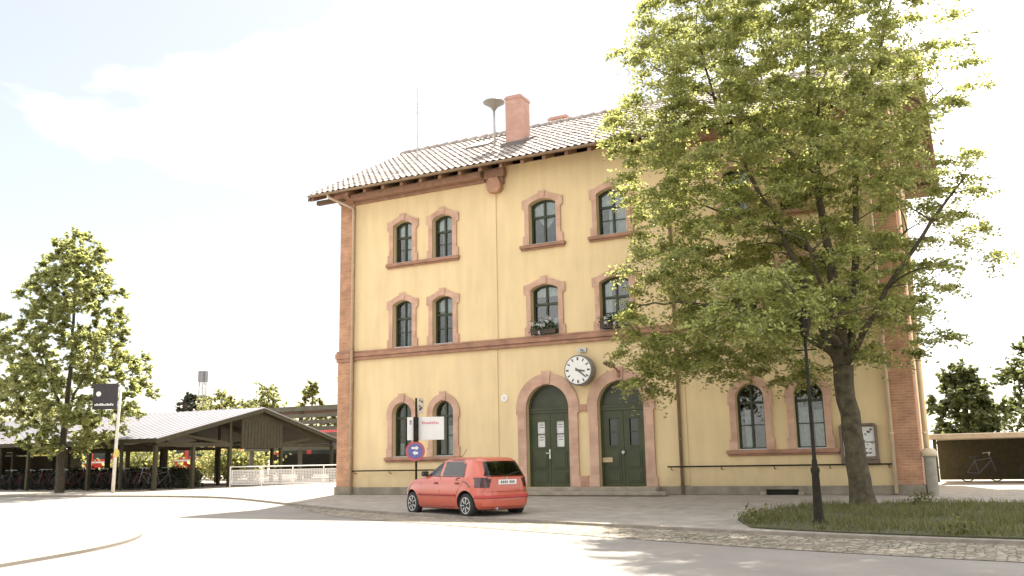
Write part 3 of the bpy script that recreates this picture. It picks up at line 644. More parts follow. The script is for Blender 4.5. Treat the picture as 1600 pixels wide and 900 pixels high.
# --- big locust tree in the bed in front of the station
def interp(z, tab):
    for (a, va), (b, vb) in zip(tab, tab[1:]):
        if a <= z <= b:
            t = (z-a)/(b-a); return tuple(x+(y-x)*t for x, y in zip(va, vb))
    return tab[-1][1] if z > tab[-1][0] else tab[0][1]
bx, by = 8.67, -3.8; bz = gz(by)
env = [(2.5, (-3.9, .6, .8)), (3.0, (-5.4, 1.6, 1.6)), (3.9, (-5.8, 2.5, 2.6)), (5.4, (-5.9, 3.3, 3.2)), (6.4, (-5.1, 3.4, 3.4)), (7.4, (-5.2, 3.5, 3.4)), (9.5, (-5.7, 3.4, 3.3)), (11.5, (-5.6, 3.2, 3.1)), (13.2, (-5.0, 2.8, 2.7)), (14.6, (-3.4, 2.2, 2.0)), (15.6, (-1.2, 1.2, .9))]
rg = np.random.default_rng(21); CL = []
while len(CL) < 760:
    z = rg.uniform(2.6, 15.5); l, r, dy = interp(z, env); x = rg.uniform(l, r); y = rg.uniform(-dy*1.15, dy*.95)
    cxm = (l+r)/2; hx = (r-l)/2
    q = ((x-cxm)/hx)**2 + (y/dy)**2
    if q > 1: continue
    if q < .25 and rg.uniform() < .45: continue
    if z < 3.15 and x > -4.1: continue
    if x < -4.0 and 5.9 < z < 7.6 and rg.uniform() < .5: continue
    if z < 4.2 and x > -.5 and rg.uniform() < .5: continue
    if x > 1.8 and rg.uniform() < .6: continue
    yy = y-.5
    if by+yy > -.55: continue
    if y < -.6 and z < 7.5 and -1.2 < x < 1.3 and rg.uniform() < .6: continue
    if z > 8.5 and rg.uniform() < .22: continue
    # keep sprays in layers
    z += .25*math.sin(x*1.3+y)
    if any((x-c[0])**2+(yy-c[1])**2+((z-c[2])*1.5)**2 < .22 for c in CL): continue
    CL.append((x, yy, z))
for k in range(26):
    CL.append((rg.uniform(-1.9, .1), rg.uniform(-6.0, -4.2), rg.uniform(3.6, 4.8)))
limbs = [
 [(0, 0, -.05, .34), (-.03, 0, .25, .27), (-.1, 0, 1.35, .235), (-.2, 0, 2.5, .225), (-.22, 0, 3.3, .24)],
 [(-.22, 0, 3.3, .20), (-.2, -.05, 4.3, .15), (-.24, .0, 5.4, .125), (-.36, .05, 6.4, .10), (-.51, .0, 8, .08), (-.5, 0, 9.4, .06), (-.45, .1, 11.1, .045), (-.3, 0, 13, .03), (-.2, 0, 14.8, .015)],
 [(-.24, .03, 3.2, .15), (-.55, -.3, 4.2, .11), (-.82, -.4, 5.1, .09), (-1.3, -.6, 6.6, .07), (-2.0, -.7, 8.2, .055), (-2.7, -.8, 10.2, .04), (-3.1, -.7, 12.2, .02)],
 [(-.2, .02, 3.4, .14), (.1, .3, 4.3, .11), (.25, .3, 5.9, .09), (.42, .3, 8.1, .075), (.66, .2, 9.7, .06), (1.27, .1, 11.1, .045), (1.8, 0, 12.8, .025)],
 [(-.15, -.02, 3.3, .11), (.4, -.5, 4.0, .08), (1.0, -.9, 4.9, .06), (1.9, -1.1, 6.0, .045), (2.8, -1.1, 7.2, .02)],
 [(-.3, 0, 3.5, .10), (-1.2, -.8, 4.2, .075), (-2.4, -1.3, 4.7, .055), (-3.8, -1.4, 5.0, .035), (-5, -1.3, 5.0, .015)],
 [(-.3, 0, 5.8, .08), (-1.3, .6, 6.7, .06), (-2.6, 1.0, 7.5, .04), (-4, 1.0, 8.2, .018)],
 [(-.5, 0, 8.2, .06), (-1.5, -.7, 9.3, .045), (-2.8, -1.2, 10.4, .03), (-4.2, -1.2, 11.4, .015)],
 [(.42, .3, 8.2, .05), (1.4, .9, 9.1, .04), (2.6, 1.1, 10.2, .02)],
 [(-.2, 0, 4.6, .07), (.2, 1.0, 5.6, .05), (1.4, 1.7, 6.8, .03)],
 [(-.22, 0, 4.0, .08), (-.3, -1.4, 4.8, .06), (-.4, -2.6, 5.9, .035)],
 [(-.22, 0, 3.7, .09), (-.2, -1.8, 4.0, .06), (-.3, -3.6, 4.2, .04), (-.3, -5.4, 4.3, .02)],
 [(-.4, 0, 7.0, .06), (-.2, -1.3, 8.2, .045), (.1, -2.4, 9.4, .03)],
]
locust_leaf = leafmat('locust_leaf', (.105, .122, .044), (.56, .58, .19), .55)
grow('locust_tree', 'tall leafy tree with feathery yellow green crown growing from the grass bed before the station', (bx, by, bz), limbs, CL, locust_leaf, bark, 4, leaf=(.105, .058), twigs=13, per=21, R0=.70, flat=.32, droop=.3)

def blob_clumps(n, env, seed, md=.3, hollow=.3):
    rg = np.random.default_rng(seed); C = []; tries = 0
    while len(C) < n and tries < n*60:
        tries += 1
        z = rg.uniform(env[0][0], env[-1][0]); (h,) = interp(z, [(a, (b,)) for a, b in env]); a = rg.uniform(0, 2*math.pi); q = math.sqrt(rg.uniform(hollow**2, 1)); h *= .85+.2*math.sin(3*a+z)
        p = (h*q*math.cos(a), h*q*math.sin(a), z)
        if any((p[0]-c[0])**2+(p[1]-c[1])**2+(p[2]-c[2])**2 < md for c in C): continue
        C.append(p)
    return C
maple_leaf = leafmat('maple_leaf', (.12, .13, .06), (.52, .54, .19), .55)
mx_, my_ = -26.6, 1.3
grow('maple_tree', 'round leafy green tree at the left edge beside the bicycle shelter', (mx_, my_, 0),
     [[(0, 0, -.05, .22), (0, 0, 1.2, .16), (.05, 0, 3, .14), (.1, .1, 6, .09), (.1, 0, 9, .05), (0, 0, 11.0, .02)], [(0, 0, 2.6, .09), (1, -.3, 4.4, .06), (2.4, -.5, 6, .03)], [(0, 0, 2.8, .09), (-1.2, .3, 4.6, .06), (-2.3, .4, 6.4, .03)], [(.05, 0, 3.4, .08), (.3, -1.2, 5.2, .05), (.5, -2.2, 6.8, .03)]],
     blob_clumps(330, [(1.8, 1.7), (2.8, 3.2), (4.8, 3.9), (6.5, 3.7), (8, 3.1), (9.6, 2.4), (11, 1.7), (12.1, .8)], 8, .25, .3), maple_leaf, barkd, 9, leaf=(.2, .16), twigs=9, per=12, R0=.6, flat=.8, droop=.1, feather=False)

# background trees (each its own)
far_leaf = leafmat('bright_far_leaf', (.12, .13, .045), (.50, .50, .16), .5)
far_dark = leafmat('blue_far_leaf', (.11, .125, .10), (.14, .18, .10), .3)
def far_tree(name, label, x, y, h, w, lm, seed, n=75, leaf=.3, z0=.22):
    env = [(h*z0, w*.55), (h*.45, w), (h*.7, w*.85), (h*.9, w*.5), (h, w*.15)]
    grow(name, label, (x, y, 0), [[(0, 0, -.05, .2), (0, 0, h*.4, .15), (.1, 0, h*.9, .04)]], blob_clumps(n, env, seed, (w*.16)**2, .2), lm, barkd, seed, leaf=(leaf, leaf*.7), twigs=8, per=16, R0=w*.34, flat=.8, droop=.1, feather=False, group='trees behind the bicycle shelter')
far_tree('dark_tree', 'dark bluish tree left of the mast behind the shelter roof', -55.8, 36, 7.7, 2.0, far_dark, 31)
far_tree('bushy_tree', 'low bright yellow green bushy tree right of the mast behind the shelter roof', -52.6, 37, 7.4, 4.2, far_leaf, 32, 90)
far_tree('bushy_tree', 'taller bright yellow green rounded tree above the shelter gable', -48.3, 38.5, 8.1, 3.6, far_leaf, 33, 80)
far_tree('slender_tree', 'loose pale green tree beside the left wall corner of the station', -42.3, 37.5, 8.0, 1.9, far_leaf, 34, 45)
far_tree('slender_tree', 'pale green tree touching the left wall edge of the station', -39.6, 38.8, 8.4, 2.0, far_leaf, 35, 45)
far_tree('bushy_tree', 'tree far left behind the shelter, mostly hidden by the maple', -84, 40, 9, 4.5, far_leaf, 36)
# right-hand background trees
rt = leafmat('right_tree_leaf', (.075, .09, .04), (.26, .29, .08), .4)
for i, (x, y, h, w, lab) in enumerate(((10.3, 21, 5.0, 1.9, 'dark green tree close behind the right corner of the station'), (13.4, 25, 6.3, 2.8, 'large dark green tree at the right edge behind the station'), (18, 27, 7.4, 3.4, 'dark green tree at the far right behind the low shed'))):
    far_tree('dense_tree', lab, x, y, h, w, rt, 50+i, 90, .24, .1)
for o in [o for o in col.objects if o.name.startswith('dense_tree')]: o['group'] = 'trees behind the station corner'

# grass in the bed
bed = smooth_line([(6.75, -8.0), (6.6, -6.6), (7.0, -5.0), (8.2, -3.5), (11, -3.0), (15, -2.8), (24, -2.8), (24, -11.1), (14, -10.7), (10.7, -10.35), (8.5, -9.87), (7.3, -9.4)], 2)[1:-1]
sheet('bed_earth', bed, soil, .03, thick=.02)
from mathutils.geometry import intersect_point_tri_2d
def in_poly(x, y, P):
    c = False; j = len(P)-1
    for i in range(len(P)):
        if (P[i][1] > y) != (P[j][1] > y) and x < (P[j][0]-P[i][0])*(y-P[i][1])/(P[j][1]-P[i][1])+P[i][0]: c = not c
        j = i
    return c
rg = np.random.default_rng(3); G = []
while len(G) < 26000:
    x = rg.uniform(6, 16) if rg.uniform() < .9 else rg.uniform(16, 24); y = rg.uniform(-11, -2.6)
    if in_poly(x, y, bed) and rg.uniform() < .15+.85*(math.sin(x*2.1+y)*math.cos(y*1.7-x*.8)*.5+.5)**.8 and math.hypot(x-8.67, y+3.8) > .5: G.append((x, y, gz(y)+.02))
G = np.array(G); n = len(G); h = rg.uniform(.05, .17, n)*(.75+.6*(np.sin(G[:, 0]*1.4)*np.cos(G[:, 1]*2)*.5+.5)); a = rg.uniform(0, 2*np.pi, n); wv = np.stack([np.cos(a), np.sin(a), 0*a], 1)*.009; lean = np.stack([rg.normal(0, .4, n), rg.normal(0, .4, n), np.ones(n)], 1)*h[:, None]
grassm = leafmat('grass_blade', (.10, .10, .035), (.24, .24, .06), .4, .5)
go = npmesh('grass', np.stack([G-wv, G+wv, G+lean], 1).reshape(-1, 3), 3, grassm); tag(go, 'short weedy grass covering the kerbed bed around the tree', 'grass', kind='stuff')
# weeds and small plants in the bed
for (x, y, lab) in ((9.9, -3.7, 'small leafy weed behind the trunk base at the back of the grass bed'), (7.3, -8.7, 'pale weed clump near the front left end of the grass bed'), (10.9, -10.1, 'pale weed clump at the front kerb right of the lamp post')):
    P = rng.normal(0, 1, (160, 3))*[.16, .16, .09]+[0, 0, .14]
    o = thing('weed_clump', lab, 'weed', (x, y, gz(y)+.02), group='weeds in the grass bed'); npmesh('foliage', quads(P, .035), 4, grassm, o)

# ------------------------------------------------------------------ street furniture
LP = thing('street_lamp', 'old dark cast iron street lamp standing in the grass bed before the tree', 'street lamp', (8.5, -8.83, gz(-8.83)))
mb = MB(); mb.lathe([(.13, 0), (.13, .06), (.095, .12), (.08, .5), (.07, .95), (.085, 1.0), (.085, 1.05), (.055, 1.1), (.05, 1.2), (.038, 1.25), (.036, 2.3), (.045, 2.32), (.045, 2.36), (.034, 2.4), (.03, 3.55)], 16); mb.build('post', iron, LP, smooth=True)
mb = MB(); mb.tube([(-.2, 0, 3.3), (.2, 0, 3.3)], .014, 6); mb.build('ladder_bar', iron, LP)
mb = MB(); mb.lathe([(.05, 3.55), (.08, 3.6), (.15, 3.9), (.18, 3.92), (.15, 3.97), (.05, 4.08), (.02, 4.14)], 8); mb.build('lantern', iron, LP)

SP = thing('sign_post', 'dark post with round no stopping sign and white board behind the red car', 'sign post', (-3.58, -4.15, gz(-4.15)), rz=R(27))
mb = MB(); mb.tube([(0, 0, 0), (0, 0, 3.06)], .032, 10); mb.build('post', iron, SP)
MB().box(-.075, .075, -.09, -.02, 1.78, 2.5).build('control_box', iron, SP, bevel=.01)
bd = MB().box(-.27, .82, .035, .06, 1.83, 2.50).build('white_board', white, SP, bevel=.004)
mb = MB(); random.seed(8)
x = .16
for k in range(9): w = random.uniform(.035, .06); mb.box(x, x+w, .030, .0345, 2.29, 2.29+random.uniform(.05, .085)); x += w+.014
mb.build('board_lettering', pinkink, bd)
mb = MB(); mb.lathe([(.04, .03), (.04, .0345)], 14, (-.17, 0, 2.38), 'Y'); mb.lathe([(.03, .03), (.03, .0345)], 14, (-.17, 0, 2.31), 'Y'); mb.build('board_mark', mat('faded_violet', (.35, .28, .36), .6), bd)
RS = MB(); RS.lathe([(.285, -.06), (.285, -.045)], 32, (-.02, 0, 1.51), 'Y'); rs = RS.build('round_sign', mat('sign_red', (.50, .10, .11), .45), SP)
MB().lathe([(.22, -.0645), (.22, -.0605)], 32, (-.02, 0, 1.51), 'Y').build('sign_blue_disc', mat('sign_blue', (.12, .13, .34), .45), rs)
mb = MB()
mb.prism([(-.13, 1.57), (.0, 1.57), (.0, 1.53), (.09, 1.60), (.0, 1.67), (.0, 1.63), (-.13, 1.63)], -.068, -.065)
mb.prism([(-.10, 1.46), (-.02, 1.53), (-.02, 1.49), (.06, 1.49), (.06, 1.42), (-.02, 1.42), (-.02, 1.38)], -.068, -.065); mb.build('sign_arrows', white, rs)
tp = MB(); tp.prism([(.05, 2.62), (.2, 2.58), (.24, 2.95), (.2, 3.06), (.07, 3.08)], -.02, 0)
o = tp.build('side_plate', mat('plate_buff', (.5, .44, .36), .6), SP); 

mb = MB(); random.seed(4)
for k in range(9): yy = random.uniform(.07, .17); zz = random.uniform(2.66, 2.98); mb.box(yy, yy+.04, -.025, -.0205, zz, zz+.06)
mb.build('plate_pattern', darkink, o)
mb = MB()

FP = thing('sign_mast', 'tall pale grey pole carrying a dark hanging sign in front of the left tree', 'sign', (-22.7, 1.0, 0), rz=R(27))
mb = MB(); mb.tube([(0, 0, 0), (.03, 0, 2.4), (.09, 0, 4.55)], [.075, .07, .055], 12); mb.build('pole', mat('pale_pole', (.6, .58, .52), .5), FP, smooth=True)
nv = mat('dark_panel', (.035, .028, .032), .6)
sb = MB().box(-1.12, -.03, -.05, .05, 3.62, 4.75).build('sign_panel', nv, FP, bevel=.01)
MB().lathe([(.11, -.056), (.11, -.051)], 20, (-.86, 0, 4.30), 'Y').build('sign_emblem', white, sb)
mb = MB(); x = -1.02; random.seed(6)
for k in range(11): w = random.uniform(.045, .065); mb.box(x, x+w, -.055, -.051, 3.78, 3.78+random.choice((.07, .1))); x += w+.022
mb.build('sign_lettering', white, sb)
mb = MB(); mb.tube([(-.05, 0, 4.7), (.08, 0, 4.7)], .02, 6); mb.tube([(-.05, 0, 3.7), (.06, 0, 3.7)], .02, 6); mb.build('bracket', steel, FP)
MB().box(.0, .2, -.09, -.075, 1.55, 1.85).build('small_yellow_plate', mat('yellow_plate', (.6, .5, .1), .5), FP)

# ------------------------------------------------------------------ bicycle shelter
SH = thing('bicycle_shelter', 'long dark timber shelter with pale sheet roof and open gable left of the station', 'shelter')
gx = -23.6; y0s, y1s, ya = 4.0, 17.0, 10.7; ze, za = 2.42, 4.0; xl = -62
t = .1
mb = MB(); mb.prism([(y0s-.4, ze-.1), (ya, za+.02), (y1s+.4, ze-.1), (y1s+.4, ze-.02), (ya, za+.1), (y0s-.4, ze-.02)], xl, gx+.5, 'YZ'); rf = mb.build('roof', metalroof, SH)
mb = MB()
for i in range(78): x = xl+.2+i*.5; mb.bar((x, y0s-.4, ze-.0), (x, ya, za+.12), .03, .03)
mb.build('roof_seams', metalroof, rf)
mb = MB(); 
for s, ye in ((0, y0s-.42), (1, y1s+.42)): mb.bar((gx+.47, ye, ze-.17), (gx+.47, ya, za-.05), .06, .2)
mb.box(xl, gx+.5, y0s-.46, y0s-.42, ze-.22, ze-.02); mb.build('fascia', woodp, SH)
mb = MB(); mb.prism([(y0s-.38, ze-.14), (ya, za-.03), (y1s+.38, ze-.14), (y1s+.38, ze-.105), (ya, za+.015), (y0s-.38, ze-.105)], xl, gx+.4, 'YZ'); mb.build('roof_lining', wood, SH)
for ix in range(8):
    x = gx-ix*4.6
    tr = MB(); tr.bar((x, y0s, 2.12), (x, 8.9, 2.12), .12, .2); tr.bar((x, 12.6, 2.12), (x, y1s, 2.12), .12, .2)
    tr.bar((x, y0s, 2.3), (x, ya, za-.16), .12, .18); tr.bar((x, y1s, 2.3), (x, ya, za-.16), .12, .18)
    tr.bar((x, 5.4, 2.6), (x, 8.6, 2.2), .09, .14); tr.bar((x, 15.8, 2.6), (x, 12.8, 2.2), .09, .14)
    tr.bar((x, 8.75, 2.1), (x, 8.75, 3.35), .1, .14); tr.bar((x, 12.6, 2.1), (x, 12.6, 3.4), .1, .14)
    tr.build('truss', wood, SH)
    for y in (y0s, 6.3, 8.75, 12.6, y1s):
        MB().box(x-.08, x+.08, y-.08, y+.08, 0, 2.1).build('post', wood, SH)
for k in range(9):
    x = gx-2.3-k*4.6
    if x > xl: MB().box(x-.06, x+.06, y0s-.06, y0s+.06, 0, 2.3).build('post', wood, SH)
mb = MB(); mb.prism([(9.4, 1.95), (12.55, 1.95), (12.55, 3.35), (ya, 3.86), (9.4, 3.5)], gx+.1, gx+.14, 'YZ')
for k in range(13): mb.box(gx+.141, gx+.155, 9.42+k*.24, 9.45+k*.24, 1.95, 3.35)
mb.build('gable_boards', woodp, SH)
MB().box(-45, -44.9, 4.5, 16.5, 0, 1.9).build('cross_wall', woodp, SH)

# white mesh fence beside the shelter
meshm = bpy.data.materials.new('fence_mesh'); meshm.use_nodes = True
n = meshm.node_tree.nodes; l = meshm.node_tree.links; b = n['Principled BSDF']; b.inputs['Base Color'].default_value = (.62, .61, .6, 1); b.inputs['Roughness'].default_value = .5
tcn = n.new('ShaderNodeTexCoord'); wv1 = n.new('ShaderNodeTexWave'); wv1.inputs['Scale'].default_value = 4; wv1.bands_direction = 'Z'; wv2 = n.new('ShaderNodeTexWave'); wv2.inputs['Scale'].default_value = 4; wv2.bands_direction = 'X'
l.new(tcn.outputs['Object'], wv1.inputs[0]); l.new(tcn.outputs['Object'], wv2.inputs[0]); mm = n.new('ShaderNodeMath'); mm.operation = 'MAXIMUM'; l.new(wv1.outputs['Fac'], mm.inputs[0]); l.new(wv2.outputs['Fac'], mm.inputs[1])
gt = n.new('ShaderNodeMath'); gt.operation = 'GREATER_THAN'; gt.inputs[1].default_value = .55; l.new(mm.outputs[0], gt.inputs[0]); l.new(gt.outputs[0], b.inputs['Alpha'])
F0 = Vector((-23.1, 8.35, 0)); F1 = Vector((-16.6, 12.6, 0)); Lf = (F1-F0).length
FE = thing('mesh_fence', 'white metal mesh fence between the bicycle shelter and the station corner', 'fence', F0, rz=math.atan2((F1-F0).y, (F1-F0).x))
nb = 5; wbay = Lf/nb
for i in range(nb):
    x0, x1 = i*wbay+.06, (i+1)*wbay-.06
    mb = MB(); mb.prism([[(x0, .1), (x1, .1), (x1, .84), (x0, .84)], [(x0+.04, .14), (x1-.04, .14), (x1-.04, .80), (x0+.04, .80)]], -.015, .015); p = mb.build('fence_panel', white, FE)
    MB().box(x0+.04, x1-.04, -.003, .003, .14, .8).build('mesh_infill', meshm, p)
for i in range(nb+1): MB().box(i*wbay-.03, i*wbay+.03, -.03, .03, 0, 1.02).build('fence_post', white, FE)
MB().tube([(0, 0, 1.0), (Lf, 0, 1.0)], .028, 8).build('top_rail', white, FE)

# platform canopy behind
PC = thing('platform_canopy', 'low flat platform canopy on steel posts behind the shelter, next to the station', 'canopy')
mb = MB(); mb.box(-34.2, -12, 20.5, 24.0, 4.5, 4.8); mb.build('canopy_roof', canopym, PC)
mb = MB()
for k in range(6): mb.box(-34, -12, 20.6+k*.02, 20.72+k*.02, 4.05-k*.42, 4.3-k*.42)
mb.build('louvre_slats', canopym, PC)
for k in range(6): MB().box(-33.6+k*4.2, -33.4+k*4.2, 20.8, 21.0, 0, 4.5).build('post', canopym, PC)
# red regional trains
redm = mat('train_red', (.62, .045, .04), .4, .1, 2, coat=.3); tglass = mat('train_glass', (.05, .06, .06), .08, .2, 2)
def train(x0, lab, low=.749):
    T = thing('train_carriage', lab, 'train', (x0, 27.5, 0), group='red trains standing behind the shelter')
    Ln = 21
    mb = MB(); mb.prism([(-1.4, .75), (1.4, .75), (1.45, 1.5), (1.42, 3.0), (1.15, 3.55), (0, 3.75), (-1.15, 3.55), (-1.42, 3.0), (-1.45, 1.5)], 0, Ln, 'YZ'); mb.build('body', redm, T, bevel=.04)
    mb = MB(); mb.box(.1, Ln-.1, -1.3 if low < 1 else -1.5, 1.3, .3, low); mb.build('underframe_and_shade', iron, T)  # raised on the right carriage, its dark face stands in for deep shade
    for k in range(7):
        x = 1.1+k*2.75; MB().box(x, x+2.3, -1.47, -1.43, 1.75, 2.9).build('window', tglass, T)
    for x in (5.75, 14.0): pass
    MB().box(.1, Ln-.1, -1.462, -1.44, 1.42, 1.55).build('pale_stripe', white, T)
    for x in (3, 5.5, 15.5, 18):
        MB().lathe([(.45, -.1), (.45, .1)], 20, (x, -.75, .42), 'Y').build('wheel', iron, T)
train(-84, 'red train carriage far left, seen between the shelter posts'); train(-62.5, 'red train carriage seen through the middle of the shelter'); train(-36.5, 'red train carriage right of the gable, close to the station corner', 1.75)
P = np.random.default_rng(2).normal(0, 1, (2600, 3))*[1.5, .6, .6]+[0, 0, 1.2]
o = npmesh('bright_shrub', quads(P, .16), 4, far_leaf); o.location = (-37.5, 23.2, 0); tag(o, 'bright yellow green shrub seen through the open gable of the shelter', 'shrub')
for x, y, lab in ((-47, 23.5, 'light green shrub behind the middle of the shelter'), (-58, 23.5, 'light green shrub behind the left part of the shelter')):
    o = o.copy(); col.objects.link(o); o.location = (x, y, 0); tag(o, lab, 'shrub')
# mast
MA = thing('lattice_mast', 'slim grey telecom mast rising behind the shelter roof', 'mast', (-60.5, 42.2, 0))
mb = MB(); h = 9.8
for a in range(4):
    s1, s2 = ((-1, -1), (1, -1), (1, 1), (-1, 1))[a]; mb.tube([(s1*.45, s2*.45, 0), (s1*.22, s2*.22, h)], .06, 5)
for k in range(13):
    z = k*h/13; z2 = (k+1)*h/13; q = .45-.23*k/13; mb.tube([(-q, -q, z), (q, -q, z2)], .03, 4); mb.tube([(q, q, z), (-q, q, z2)], .03, 4); mb.tube([(q, -q, z), (q, q, z2)], .03, 4)
mb.build('lattice', steel, MA); antm = mat('antenna_grey', (.2, .22, .23), .6)
mb = MB()
for z, r, hh in ((h-.3, .30, 1.1), (h-2.6, .30, .9)):
    mb = MB(); mb.box(-.1, .1, -.1, .1, z+.1, z+hh-.1)
    for k in range(6):
        a = k*math.pi/3; mb.bar((0, 0, z+.3), (r*math.cos(a), r*math.sin(a), z+.3), .05, .05); mb.box(r*math.cos(a)-.14, r*math.cos(a)+.14, r*math.sin(a)-.14, r*math.sin(a)+.14, z, z+hh)
    mb.build('antenna_panel', antm, MA)


# bicycles
rub = mat('tyre_rubber', (.02, .02, .02), .8)
def torus(mb, c, Rr, r, ns=22, nt=5):
    v = []; f = []
    for i in range(ns):
        a = 2*math.pi*i/ns
        for k in range(nt):
            b = 2*math.pi*k/nt; q = Rr+r*math.cos(b); v.append((c[0]+q*math.cos(a), c[1]+r*math.sin(b), c[2]+q*math.sin(a)))
    for i in range(ns):
        for k in range(nt): f.append((i*nt+k, ((i+1) % ns)*nt+k, ((i+1) % ns)*nt+(k+1) % nt, i*nt+(k+1) % nt))
    mb.add(v, f)
def bike(c, label, group):
    T = thing('bicycle', label, 'bicycle', group=group)
    for x in (-.52, .52):
        w = MB(); torus(w, (x, 0, .34), .32, .02); tw = w.build('wheel', rub, T)
        s = MB()
        for k in range(8): a = k*math.pi/8; s.tube([(x-.31*math.cos(a), 0, .34-.31*math.sin(a)), (x+.31*math.cos(a), 0, .34+.31*math.sin(a))], .003, 3)
        s.build('spokes', iron, tw)
    f = MB()
    for a, b in (((-.52, 0, .34), (-.1, 0, .3)), ((-.1, 0, .3), (-.22, 0, .82)), ((-.52, 0, .34), (-.2, 0, .75)), ((-.2, 0, .76), (.36, 0, .84)), ((-.1, 0, .3), (.38, 0, .76)), ((.52, 0, .34), (.34, 0, .95))): f.tube([a, b], .018, 6)
    f.build('frame', mat('bike_paint', c, .4), T)
    h = MB(); h.tube([(.34, 0, .94), (.32, 0, 1.04)], .014, 6); h.tube([(.22, -.28, 1.02), (.34, -.1, 1.05), (.34, .1, 1.05), (.22, .28, 1.02)], .013, 6); h.build('handlebar', steel, T)
    s = MB(); s.prism([(-.36, -.07), (-.2, -.06), (-.06, -.02), (-.06, .02), (-.2, .06), (-.36, .07)], .86, .92, 'XY'); s.build('saddle', rub, T)
    return T
protos = [bike((.05, .05, .06), 'black bicycle parked in the shelter', 'bicycles parked under the shelter'), bike((.12, .12, .13), 'silver bicycle parked in the shelter', 'bicycles parked under the shelter'), bike((.14, .03, .025), 'dark red bicycle parked in the shelter', 'bicycles parked under the shelter')]
random.seed(12); first = [True]*3
ordn = ['nearest the gable end'] + [w+' from the gable end' for w in 'second third fourth fifth sixth seventh eighth ninth tenth eleventh twelfth thirteenth fourteenth fifteenth sixteenth seventeenth eighteenth nineteenth twentieth'.split()]
for k in range(20):
    t = k % 3; o = protos[t] if first[t] else copy_tree(protos[t]); first[t] = False
    tag(o, ('black', 'grey', 'dark red')[t]+' bicycle under the shelter, '+ordn[k])
    o.location = (-24.3-k*.72+random.uniform(-.12, .12), 4.9+random.uniform(-.2, .3), 0); o.rotation_euler = (R(random.uniform(-4, 4)), 0, R(90+random.uniform(-14, 14)+180*(k % 2)))
hl = leafmat('hedge_leaf', (.035, .05, .02), (.06, .08, .03), .25)
HG = thing('clipped_hedge', 'dark low hedge behind the parked bicycles', 'hedge', (-34, 7.4, 0))
MB().box(-10.5, 9.4, -.3, .3, 0, .85).build('branches', barkd, HG)
rg = np.random.default_rng(6); P = np.stack([rg.uniform(-10.8, 9.6, 16000), rg.uniform(-.5, .5, 16000), rg.uniform(.02, 1.0, 16000)+rg.normal(0, .08, 16000)], 1)
npmesh('foliage', quads(P, .07), 4, hl, HG)

# low shed and bits right of the station
SD = thing('open_shed', 'low open shed with pale flat roof right of the station', 'shed', (13.25, 11, 0))
MB().box(-4.0, 6.5, -.4, 3.2, 1.55, 1.75).build('shed_roof', mat('shed_roof_pale', (.42, .34, .25), .8), SD, bevel=.02)
MB().box(-3.9, 6.4, 3.0, 3.1, 0, 1.55).build('back_wall', woodp, SD)
for x in (-3.8, -.5, 2.8, 6.2): MB().box(x-.06, x+.06, -.25, -.13, 0, 1.55).build('post', wood, SD)
for x, lab in ((10.9, 'dark bicycle leaning in the open shed beside the station corner'), (12.9, 'dark bicycle standing in the middle of the open shed')):
    o = copy_tree(protos[0]); o.location = (x, 11.3, 0); o.rotation_euler = (0, R(0), R(25)); tag(o, lab, 'bicycle', 'bicycles in the open shed')

